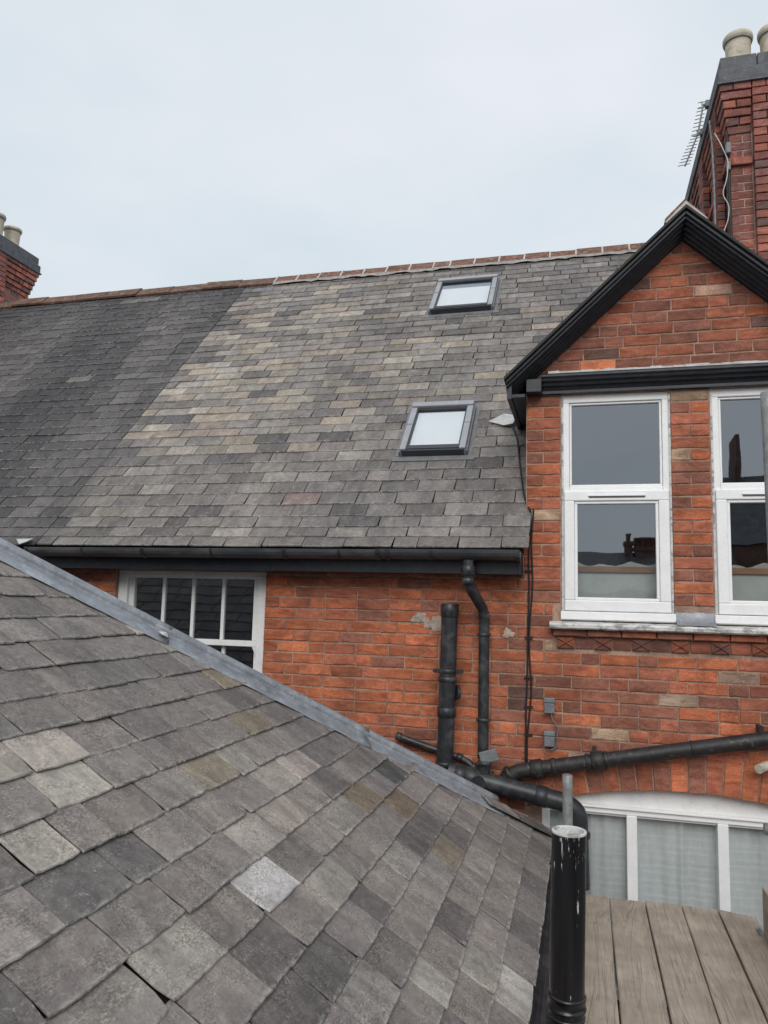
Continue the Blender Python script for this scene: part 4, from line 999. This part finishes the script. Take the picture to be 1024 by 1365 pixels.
# ------------------------------------------------------------------ chimney stacks
def chimney(name, label, x0, x1, y0, y1, zb, z_cap, z_top, rng, front=True, pots=(), pot_group='', group='', near='y', d=.075, gain=1.12):
    """long stack: recessed corner panels, corbelled head, dark stone cap"""
    st = thing(name, label, 'chimney', ((x0 + x1) / 2, (y0 + y1) / 2, zb), group)
    core = MB()
    core.box(x0 + d + .004, x1 - d - .004, y0 + d + .004, y1 - d - .004, zb, z_cap); co = core.build('core', 'pale_mortar', st)
    bricks = []; manyb = MB(); n = int((z_cap - zb) / .075)
    pal = tuple(tuple(v_ * gain for v_ in c_) for c_ in ((.27, .103, .078), (.225, .095, .08), (.255, .10, .08), (.19, .09, .08), (.30, .115, .083), (.14, .085, .078)))
    def lay(a, b, depth, axis, z, sgn, single, h=.066):
        x = a; flip = int(z / .075) % 2
        while x < b - .01:
            L = .225 if flip else .1125
            if rng.random() < .1: L = .225
            if b - x - L < .05: L = b - x
            L = min(L, b - x); v, f = brick_shape(L - .008, h, .06, rng); c = jit(rng.choice(pal), .2, rng)
            if axis == 'y':        # face looking to -y
                P = [(x + p, depth + q, z + r) for p, q, r in v]
            else:                  # face looking along x (sgn)
                P = [(depth - sgn * q, x + p, z + r) for p, q, r in v]
            bricks.append((P, f, c, single)); x += L
    for i in range(n):
        z = z_cap - .075 * (i + 1)
        off = d if i >= 6 else d * i / 6
        pil = .26
        sg = near == 'y'
        if i == 9:            # string course
            for (a, b) in ((x0 + d - .03, x0 + pil), ): pass
        ext = off if i != 9 else d - .035
        ext_b = ext
        # front (-y) face: recessed corner panels either side of a flush middle pier
        lay(x0 + ext, x0 + pil, y0 + ext, 'y', z, -1, front); lay(x0 + pil, x1 - pil, y0, 'y', z, -1, front); lay(x1 - pil, x1 - ext, y0 + ext, 'y', z, -1, front)
        # long flanks: piers flush, panels recessed
        for X, sgn in ((x0, -1), (x1, 1)):
            yy = y0 + ext; ysegs = []; seg = y0 + pil; pier = True
            ysegs.append((y0 + ext, seg, ext))
            while seg < y1 - pil:
                nx = min(seg + (.26 if pier else .5), y1 - pil); ysegs.append((seg, nx, 0 if pier else ext)); seg = nx; pier = not pier
            ysegs.append((seg, y1 - ext, ext))
            for a, b, q in ysegs: lay(a, b, X - sgn * q, 'x', z, sgn, False)
    single = [b for b in bricks if b[3]][:150]
    ids = set(map(id, single))
    for b in bricks:
        if id(b) in ids and in_frame(b[0][0], 8):
            mb = MB(); o_ = Vector(b[0][0]); mb.add([Vector(p) - o_ for p in b[0]], b[1]); ob = mb.build('brick', 'brick', co); ob.location = o_; ob.color = (*b[2], 1)
        else: manyb.add(b[0], b[1], b[2])
    manyb.build('brickwork', 'brick_many', co, kind='stuff')
    # cap in two stone courses
    k = 0
    for (z0, z1, o1) in ((z_cap + .002, lerp(z_cap, z_top, .5) - .003, .012), (lerp(z_cap, z_top, .5) + .003, z_top, -.012)):
        y = y0 - o1
        while y < y1 + o1 - .01:
            L = min(.62, y1 + o1 - y); x = x0 - o1
            while x < x1 + o1 - .01:
                W_ = min(.30 if k % 2 else .42, x1 + o1 - x)
                m_ = MB(); m_.box(x, x + W_ - .006, y, y + L - .006, z0 + rng.uniform(-.0015, .0015), z1); m_.build('cap_stone', 'dark_stone', st, .008); x += W_; k += 1
            y += L
    m_ = MB(); m_.box(x0 + .06, x1 - .06, y0 + .06, y1 - .06, z_top - .01, z_top + .03); m_.build('flaunching', 'cement', st, .012)
    m_ = MB(); m_.sweep([(x0 - .02, 0), (x1 + .02, 0), (x1 + .02, .018), (x0 - .02, .018)], [((0, y0 - .02, z_cap - .017), (1, 0, 0), (0, 0, 1)), ((0, y1 + .02, z_cap - .017), (1, 0, 0), (0, 0, 1))]); m_.build('drip_course', 'dark_stone', st)
    for i, (X, Y, r, h, lab) in enumerate(pots):
        p = MB(); p.lathe([(r * .80, 0), (r * .84, h * .3), (r * .9, h * .72), (r * .92, h * .80), (r * .98, h * .815), (r * 1.0, h * .84), (r * 1.06, h * .86), (r * 1.075, h * .90), (r * 1.065, h * .955), (r * 1.02, h * .985), (r * .9, h), (r * .84, h), (r * .8, h * .8), (r * .72, 0)], (X, Y, z_top), 28)
        ob = p.build('chimney_pot', 'clay_pot', None); tag(ob, lab, 'chimney pot', pot_group)
        b = MB(); b.lathe([(r * .93, h * .803), (r * .995, h * .806), (r * .995, h * .83), (r * .93, h * .835)], (X, Y, z_top), 28); b.build('pot_band', 'dark_stone', ob)
    return st
cr_ = random.Random(17)
chimney('chimney_stack', 'tall red brick chimney stack with dark stone cap rising behind the black gable', 1.198, 2.16, 1.70, 4.55, 2.1, 4.585, 4.835, cr_, True,
        [(1.416, 2.0, .12, .385, 'cream clay chimney pot nearest the aerials on the tall stack'), (1.708, 2.0, .12, .405, 'cream clay chimney pot farther from the aerials on the tall stack')], 'cream chimney pots', 'brick chimney stacks')
chimney('chimney_stack', 'small distant brick chimney stack at the end of the dark roof ridge', -9.3, -8.225, 1.9, 4.62, 2.4, 5.0, 5.24, random.Random(19), False,
        [(-8.42, 4.2, .125, .31, 'small cream chimney pot nearest the corbelled end of the distant stack'), (-8.42, 3.86, .125, .36, 'small cream chimney pot farther from the corbelled end of the distant stack')], 'cream chimney pots', 'brick chimney stacks', 'x', .105, 1.75)

# aerials bracketed to the tall stack
def yagi(p0, p1, n, label, el=.085):
    t = thing('tv_aerial', label, 'aerial', p0, 'aerials on the tall chimney'); el *= .75; p0, p1 = Vector(p0), Vector(p1)
    mb = MB(); mb.tube([p0, p1], .008, 8); mb.build('boom', 'galvanised', t)
    for i in range(n):
        c = p0.lerp(p1, .06 + .9 * i / (n - 1)); mb = MB(); q = el * (1.15 - .03 * i); mb.tube([c - Vector((q, 0, .012)), c + Vector((q * .55, 0, .0))], .004, 6); mb.build('element', 'galvanised', t)
    c = p1; mb = MB()
    for k in (-1, 1): mb.tube([c + Vector((-.045, 0, k * .03)), c + Vector((.03, 0, k * .03 + .004))], .004, 6)
    mb.tube([c + Vector((-.01, 0, -.035)), c + Vector((-.01, 0, .04))], .005, 6); mb.build('reflector', 'galvanised', t)
    mb = MB(); mb.tube([p1, p1 + Vector((.10, .0, .02)), (1.215, p1.y, p1.z + .02)], .014, 8); mb.build('bracket', 'galvanised', t)
    mb = MB(); mb.box(p1.x + .02, p1.x + .07, p1.y - .03, p1.y + .03, p1.z - .03, p1.z + .03); mb.build('junction_box', 'grey_plastic', t)
yagi((1.02, 2.6, 4.375), (1.15, 2.6, 4.706), 10, 'lower television aerial with short rods fixed to the tall chimney flank')
yagi((1.10, 2.3, 4.50), (1.155, 2.3, 4.80), 8, 'upper television aerial with short rods fixed to the tall chimney flank', .07)
def cable(name, label, pts, r, mat, group=None, seg=7, rad=.05, cat='cable'):
    mb = MB(); mb.tube(smooth_path(pts, rad, 5), r, seg); return tag(mb.build(name, mat), label, cat, group)
cable('cable', 'pale coaxial cable hanging in a loop down the tall chimney corner', [(1.175, 1.86, 4.22), (1.20, 1.75, 4.05), (1.25, 1.71, 3.86), (1.235, 1.70, 3.70), (1.19, 1.70, 3.55), (1.245, 1.70, 3.45), (1.235, 1.70, 3.32), (1.19, 1.71, 3.2), (1.16, 1.74, 2.9)], .0045, 'cable_white', 'cables on the tall chimney')
cable('cable', 'weathered grey cable straight down the tall chimney flank by the aerials', [(1.175, 2.1, 4.50), (1.175, 2.0, 4.2), (1.18, 1.98, 3.8), (1.175, 1.97, 2.6)], .009, 'galvanised', 'cables on the tall chimney')
cable('cable', 'dark cable clipped down the corner panel of the tall chimney', [(1.245, 1.74, 4.15), (1.265, 1.755, 3.9), (1.26, 1.76, 3.5), (1.27, 1.755, 2.7)], .014, 'cable_black', 'cables on the tall chimney')
mb = MB(); mb.box(1.235, 1.275, 1.70, 1.76, 3.93, 4.03); mb.box(1.24, 1.27, 1.71, 1.76, 3.78, 3.86); tag(mb.build('junction_box', 'grey_plastic', None, .006), 'small pale cable junction box on the tall chimney corner', 'junction box')

# ------------------------------------------------------------------ rainwater goods and pipes
gut = thing('roof_gutter', 'long dark half round gutter under the main roof slates', 'gutter', (-2.1, -.28, .25))
def half_round(mb, x0, x1, y, z, r, rx_=0.0):
    pr = [(r * math.cos(R(180 + 180 * k / 10)), r * math.sin(R(180 + 180 * k / 10))) for k in range(11)] + [((r - .004) * math.cos(R(360 - 180 * k / 10)), (r - .004) * math.sin(R(360 - 180 * k / 10)) + .002) for k in range(11)]
    mb.sweep(pr, [((x0, y, z), (0, 1, 0), (0, 0, 1)), ((x1, y, z - rx_), (0, 1, 0), (0, 0, 1))])
js = [-3.86, -2.921, -1.875, -1.244, -.375]
for i in range(4):
    mb = MB(); half_round(mb, js[i] + .001, js[i + 1] - .001, -.285, .326 + (.003 if i > 2 else 0), .060); mb.build('gutter_length', 'grey_gutter', gut)
for X in js[:4] + [-1.18, -.372]:
    mb = MB(); half_round(mb, X - .014, X + .014, -.285, .328, .066); mb.build('gutter_union', 'black_plastic', gut)
for X in (-3.4, -2.4, -1.5, -.9):
    mb = MB(); half_round(mb, X - .008, X + .008, -.285, .327, .064); mb.build('gutter_bracket', 'black_plastic', gut)
def pipe_thing(name, label, path, r, collars, mat='black_plastic', rad=.06, parts=(), cat='pipe', group=None, seg=18, caps=True):
    t = thing(name, label, cat, path[-1], group); mb = MB(); pts = smooth_path(path, rad, 6); mb.tube(pts, r, seg, caps); mb.build('pipe', mat, t)
    for p, ax, rr_, L in collars:
        mb = MB(); mb.ring(p, ax, r, rr_, L, seg); mb.build('collar', mat, t)
    return t
dp = pipe_thing('downpipe', 'slim black downpipe with swan neck below the gutter outlet', [(-.675, -.285, .27), (-.675, -.285, .125), (-.60, -.075, -.045), (-.60, -.075, -.95)], .034,
    [((-.675, -.285, .205), (0, 0, 1), .043, .06), ((-.675, -.285, .14), (0, 0, 1), .039, .035), ((-.60, -.075, -.075), (0, 0, 1), .0375, .03)])
for zc in (-.19, -.718):
    mb = MB(); mb.ring((-.60, -.075, zc), (0, 0, 1), .034, .039, .022); mb.box(-.645, -.555, -.082, -.068, zc - .009, zc + .009); mb.box(-.625, -.575, -.05, -.002, zc - .01, zc + .01); mb.build('clip', 'black_plastic', dp)
sp0, sp1 = Vector((-.815, -.11, -.012)), Vector((-.838, -.11, -1.28)); ax = sp1 - sp0
sp = pipe_thing('soil_pipe', 'thick black soil pipe stub ending halfway up the orange wall', [sp0, sp1], .0525,
    [(sp0.lerp(sp1, .025), ax, .058, .085), (sp0.lerp(sp1, .325), ax, .057, .026), (sp0.lerp(sp1, .365), ax, .060, .03), (sp0.lerp(sp1, .525), ax, .060, .06), (sp0.lerp(sp1, .775), ax, .057, .03)])
mb = MB(); c = sp0.lerp(sp1, .36); mb.box(c.x - .085, c.x + .085, c.y - .012, c.y + .012, c.z + .03, c.z + .055); mb.box(c.x - .02, c.x + .02, c.y + .04, -.002, c.z + .03, c.z + .055); mb.tube([(c.x + .085, c.y - .02, c.z + .043), (c.x + .085, c.y + .02, c.z + .043)], .014, 10); mb.tube([(c.x - .085, c.y - .02, c.z + .043), (c.x - .085, c.y + .02, c.z + .043)], .010, 10); mb.build('clamp', 'black_plastic', sp)
mb = MB(); c = sp0.lerp(sp1, .43); mb.tube([(c.x + .05, c.y + .02, c.z), (c.x + .068, c.y + .03, c.z)], [.05, .045], 16); mb.build('access_cap', 'black_plastic', sp)
mb = MB(); c = sp0.lerp(sp1, .805); mb.box(c.x - .026, c.x - .001, c.y - .0545, c.y - .050, c.z - .014, c.z + .014); mb.build('sticker', 'sticker', sp)
mb = MB(); mb.lathe([(.0522, 0), (.056, .001), (.056, .012), (.046, .012), (.046, -.02)], (sp0.x, sp0.y, sp0.z)); mb.build('rim', 'black_plastic', sp)
pipe_thing('waste_pipe', 'thin black waste pipe sloping behind the soil pipe stub', [(-1.16, -.05, -.855), (-1.0, -.05, -.90), (-.74, -.05, -.965), (-.66, -.07, -1.0), (-.62, -.10, -1.09)], .021,
    [((-1.145, -.05, -.86), (.16, 0, -.045), .027, .04), ((-.75, -.05, -.962), (.26, 0, -.065), .026, .04), ((-.655, -.075, -1.01), (.3, 0, -.4), .027, .04)], 'black_plastic', .05)
# sloping cast iron pipe over the arch
pa, pb = Vector((1.6, -.085, -.605)), Vector((-.40, -.085, -1.012)); dr = (pb - pa).normalized()
A_ = lambda x: pa.lerp(pb, (1.6 - x) / 2.0)
ci = pipe_thing('drain_pipe', 'old black cast iron pipe sloping across the wall over the arched window', [pa, pb, (-.475, -.085, -1.075), (-.485, -.085, -1.16)], .044,
    [(A_(.085), dr, .056, .07), (A_(.135), dr, .051, .02), (A_(.03), dr, .051, .02), (A_(-.17), dr, .051, .03), (A_(-.27), dr, .056, .07), (A_(.62), dr, .047, .02), (A_(1.2), dr, .056, .07), (Vector((-.43, -.085, -1.03)), (-.6, 0, -.6), .053, .03)], 'cast_iron', .07)
for X in (.07, .99):
    mb = MB(); c = A_(X); mb.box(c.x - .012, c.x + .012, c.y - .01, -.001, c.z + .035, c.z + .075); mb.build('bracket', 'cast_iron', ci)
# new black drain with elbow
da, db = Vector((-.80, -.16, -1.03)), Vector((-.10, -.16, -1.152)); dd = (db - da).normalized(); Q = lambda t: da.lerp(db, t)
dn = pipe_thing('waste_drain', 'wide matt black drain pipe with elbow dropping behind the gloss black post pipe', [da, db, (-.028, -.16, -1.20), (-.018, -.16, -1.62)], .055,
    [(Q(.10), dd, .062, .06), (Q(.20), dd, .060, .10), (Q(.80), dd, .061, .07), (Vector((-.02, -.16, -1.325)), (0, 0, 1), .062, .03)], 'black_plastic', .13)
c = Q(.27); mb = MB(); mb.tube([c + Vector((0, -.03, -.01)), c + Vector((0, -.072, -.012))], .044, 20); mb.tube([c + Vector((0, -.072, -.012)), c + Vector((0, -.076, -.012))], .034, 20); mb.build('access_cap', 'black_plastic', dn)
mb = MB(); mb.tube([c + Vector((.03, 0, .035)), c + Vector((.03, 0, .09))], [.034, .038], 16); mb.ring(c + Vector((.03, 0, .10)), (0, 0, 1), .03, .042, .025); mb.build('socket', 'black_plastic', dn)
mb = MB(); mb.box(-.055, .055, -.012, .012, -.035, .035); o = mb.build('cover_plate', 'grey_plastic', None, .004); o.location = (-.556, -.15, -.921); o.rotation_euler = (0, -.29, .15); tag(o, 'tilted grey cover plate at the foot of the slim downpipe', 'cover plate')
# loose debris at the pipe junction
mb = MB(); rd = random.Random(4)
for k in range(26):
    c = Vector((rd.uniform(-.70, -.42), rd.uniform(-.10, -.03), rd.uniform(-1.10, -1.0))); r = rd.uniform(.012, .03)
    v = [c + Vector((rd.uniform(-1, 1), rd.uniform(-1, 1), rd.uniform(-.7, .7))) * r for _ in range(5)]; mb.add(v, [(0, 1, 2), (0, 2, 3), (1, 2, 4), (2, 3, 4), (0, 1, 4), (0, 3, 4)])
mb.box(-.80, -.38, -.10, -.002, -1.16, -1.06)
o = mb.build('debris', 'cast_iron', kind='stuff'); o['label'] = 'dark crumbled mortar and dirt packed behind the pipe junction'

# gloss black post pipe beside the wing gutter
b0, b1 = Vector((-.043, -2.35, -.706)), Vector((-.070, -2.35, -2.2)); ax = b1 - b0
bp = thing('vent_pipe', 'gloss black vent pipe with chipped paint and white rim beside wing gutter', 'pipe', (-.08, -2.35, -6.5))
mb = MB(); mb.tube([b0, b0.lerp(b1, .4), b1, (-.08, -2.35, -6.5)], .0535, 32, False); mb.build('pipe', 'black_gloss', bp)
mb = MB(); mb.lathe([(.0537, -.004), (.0545, .001), (.0535, .004), (.046, .004), (.0455, 0), (.0455, -.08), (.0, -.085)], b0, 32); mb.build('rim', 'old_white_paint', bp)
mb = MB(); c = b0.lerp(b1, .336)
mb.tube([c + ax * .016, c + ax * .014, c + ax * .010, c + ax * .009, c - ax * .009, c - ax * .010, c - ax * .013, c - ax * .015], [.054, .0585, .0595, .057, .057, .0595, .0585, .054], 32, False); mb.build('collar', 'black_gloss', bp)
mb = MB(); c = b0.lerp(b1, .365); mb.ring(c, ax, .054, .057, .012, 32); mb.build('collar', 'black_gloss', bp)

# cables on the brick wall, boxes, lead flap
wob = random.Random(2)
for k, dx in enumerate((0, .018)):
    pts = [(-.318 + dx, -.02, .62)] + [(lerp(-.318, -.345, i / 14) + dx * (1 - .5 * math.sin(i * 1.1)) + wob.uniform(-.004, .004), -.012, lerp(.60, -.98, i / 14)) for i in range(15)]
    cable('cable', ('thin black cable nearer the downpipe running down the brick bay corner', 'thin black cable nearer the window running down the brick bay corner')[k], pts, .0055, 'cable_black', 'cables down the bay corner')
cable('cable', 'grey cable drooping from the lead scrap over the slates to the bay corner', [roof_pt(-.50, 1.36, .05), roof_pt(-.45, 1.2, .02), roof_pt(-.41, .85, .03), roof_pt(-.365, .50, .03), roof_pt(-.335, .40, .02), (-.315, -.03, .60)], .006, 'grey_plastic' and 'cable_black', None)
for k, zc in enumerate((.22, -.2, -.45, -.63, -.8)):
    mb = MB(); mb.box(-.352, -.30, -.016, -.001, zc - .005, zc + .005); tag(mb.build('cable_clip', 'cable_black'), ('topmost small black cable clip just under the roof slates', 'small black cable clip level with the head of the soil pipe stub', 'small black cable clip halfway down the brick corner', 'small black cable clip beside the upper grey junction box', 'lowest small black cable clip near the sloping pipe')[k], 'clip', 'cable clips on the bay corner')
def junction(z, label):
    t = thing('junction_box', label, 'junction box', (-.197, 0, z - .05), 'grey boxes on the brick wall')
    mb = MB(); mb.box(-.229, -.166, -.045, -.002, z - .047, z + .016); mb.build('body', 'grey_plastic', t, .005)
    mb = MB(); mb.box(-.232, -.163, -.05, -.002, z + .018, z + .047); mb.build('lid', 'grey_plastic', t, .005)
    mb = MB(); mb.tube([(-.2, -.046, z - .02), (-.2, -.0475, z - .02)], .005, 8); mb.build('screw', 'galvanised', t)
junction(-.612, 'upper small grey junction box on the brick wall above the sloping pipe'); junction(-.812, 'lower small grey junction box on the brick wall touching the sloping pipe')
cable('cable', 'short grey lead looping between the two small junction boxes', [(-.185, -.03, -.66), (-.18, -.03, -.70), (-.14, -.025, -.74), (-.155, -.03, -.80), (-.15, -.02, -.86), (-.19, -.03, -.88)], .004, 'grey_plastic', None)
v = [roof_pt(-.68, 1.43, .03), roof_pt(-.56, 1.36, .035), roof_pt(-.49, 1.34, .06), roof_pt(-.435, 1.50, .085), roof_pt(-.47, 1.47, .05), roof_pt(-.56, 1.46, .075), roof_pt(-.52, 1.40, .05)]
mb = MB(); mb.add(v, [(0, 1, 6, 5), (1, 2, 6), (2, 3, 4, 6), (4, 5, 6)]); o = mb.build('lead_scrap', 'sticker'); s_ = o.modifiers.new('thick', 'SOLIDIFY'); s_.thickness = .003
tag(o, 'crumpled pale lead scrap on the slates at the foot of the bargeboard', 'lead scrap')
v = [roof_pt(-4.02, .03, .04), roof_pt(-3.93, .05, .025), roof_pt(-3.87, .03, .05), roof_pt(-3.90, -.01, .05), roof_pt(-3.98, -.01, .025)]
mb = MB(); mb.add(v, [(0, 1, 2, 3, 4)]); o = mb.build('lead_scrap', 'sticker'); s_ = o.modifiers.new('thick', 'SOLIDIFY'); s_.thickness = .004
tag(o, 'small pale lead scrap lying at the gutter beside the lead hip', 'lead scrap')

# ------------------------------------------------------------------ scaffold boards and tubes
PZ = -1.60
deck = thing('scaffold_deck', 'weathered brown timber scaffold boards laid below the arched window', 'platform', (.4, -2.2, PZ - .05))
pr = random.Random(9); edges = [-.06, .135, .327, .515, .700, .885]
for i in range(5):
    xa, xb = edges[i] + .004, edges[i + 1] - .004; ye = (-.31, -.31, -.305, -.30, -.30)[i]; mb = MB(); n = 12; vs = []
    hz = pr.uniform(-.004, .004)
    for k in range(n + 1):
        y = lerp(-4.4, ye, k / n); b_ = pr.uniform(-.0025, .0025)
        j0, j1 = pr.uniform(-.002, .002), pr.uniform(-.002, .002)
        vs += [(xa + j0, y, PZ - .038), (xa + j0, y, PZ - .004 + hz), (xa + j0 + .005, y, PZ + hz + b_ * .3), (xb + j1 - .005, y, PZ + hz + b_ * .3), (xb + j1, y, PZ - .004 + hz), (xb + j1, y, PZ - .038)]
    if i == 4: vs[-2] = (vs[-2][0], vs[-2][1] - .05, vs[-2][2]); vs[-3] = (vs[-3][0], vs[-3][1] - .05, vs[-3][2]); vs[-1] = (vs[-1][0], vs[-1][1] - .05, vs[-1][2])
    fs = [(a * 6 + b_, a * 6 + (b_ + 1) % 6, (a + 1) * 6 + (b_ + 1) % 6, (a + 1) * 6 + b_) for a in range(n) for b_ in range(6)] + [(0, 1, 2, 3, 4, 5), tuple(range(n * 6 + 5, n * 6 - 1, -1))]
    mb.add(vs, fs); mb.build('plank', 'plank', deck)
for y in (-.9, -3.6):
    mb = MB(); mb.tube([(-.14, y, PZ - .066), (1.3, y, PZ - .066)], .024, 14); mb.build('cross_tube', 'galvanised', deck)
def tube_thing(label, p, q, group='scaffold tubes'):
    t = thing('scaffold_tube', label, 'scaffold tube', q, group); mb = MB(); mb.tube([p, q], .0242, 18, False); mb.build('tube', 'galvanised', t)
    ax = (Vector(q) - Vector(p)).normalized(); mb = MB(); p = Vector(p)
    mb.tube([p + ax * .06, p + ax * .002, p, p + ax * .002, p + ax * .06], [.0245, .0246, .0235, .019, .019], 18, False); mb.build('tube_end', 'galvanised', t)
tube_thing('short grey scaffold tube standing just behind the gloss black vent pipe', (-.072, -1.0, -.815), (-.072, -1.0, -6.5))
tube_thing('upright grey scaffold tube standing in front of the second casement window', (.655, -2.0, .785), (.72, -2.0, -6.5))
tube_thing('dark tube end poking in beside the arched window panes', (.80, -1.0, -.985), (1.5, -1.0, -.975))
mb = MB(); mb.tube([(.962, -.12, -.885), (1.02, -.05, -.875), (1.10, -.002, -.87)], .026, 16); tag(mb.build('overflow_pipe', 'clay_pot'), 'pale stub of overflow pipe on the brick arch', 'pipe')
tb = thing('toe_board', 'upright weathered board end clipped at the deck edge', 'board', (.95, -.6, PZ))
mb = MB(); mb.box(.862, .90, -1.6, -.6, PZ + .005, PZ + .235); mb.build('board', 'plank', tb, .004)
mb = MB(); mb.tube([(.84, -.585, PZ + .03), (.86, -.59, PZ - .005), (.90, -.59, PZ - .012), (.95, -.59, PZ + .02)], .012, 8); mb.build('clip', 'galvanised', tb)

# ------------------------------------------------------------------ houses across the yard (seen in the panes)
def far_house(label, x0, x1, y, ze, zr, stacks, dep=7):
    t = thing('far_house', label, 'house', ((x0 + x1) / 2, y - dep / 2, -6.5), 'houses across the yard')
    mb = MB(); mb.box(x0, x1, y - dep, y, -6.5, ze); mb.build('wall', 'far_brick', t)
    mb = MB(); mb.sweep([(0, 0), (-dep / 2, zr - ze), (-dep, 0)], [((x0 - .1, y + .05, ze + .004), (0, 1, 0), (0, 0, 1)), ((x1 + .1, y + .05, ze + .004), (0, 1, 0), (0, 0, 1))]); mb.build('roof', 'far_slate', t)
    for sx, w_, h, npots in stacks:
        mb = MB(); mb.box(sx, sx + w_, y - dep / 2 - .4, y - dep / 2 + .4, ze, zr + h); 
        if npots >= 0: mb.box(sx - .06, sx + w_ + .06, y - dep / 2 - .46, y - dep / 2 + .46, zr + h + .003, zr + h + .15)
        s_ = mb.build('chimney', 'far_brick', t)
        for k in range(npots):
            X = sx + w_ * (k + .5) / npots; mb = MB(); mb.lathe([(.11, 0), (.10, .3), (.13, .32), (.12, .42), (.08, .42)], (X, y - dep / 2, zr + h + .15), 10); mb.build('pot', 'far_brick', t)
far_house('low terrace across the yard mirrored in the first casement', -12, 3.4, -27, .6, 2.45, [(-2.0, .6, .1, 2), (1.9, .35, .35, 1), (2.35, .95, .1, 5)])
far_house('near gabled house across the yard mirrored in the second casement', 2.72, 9.5, -9.8, 1.2, 2.78, [(3.06, .10, .78, -1), (3.75, .5, -.15, 3)], 4)
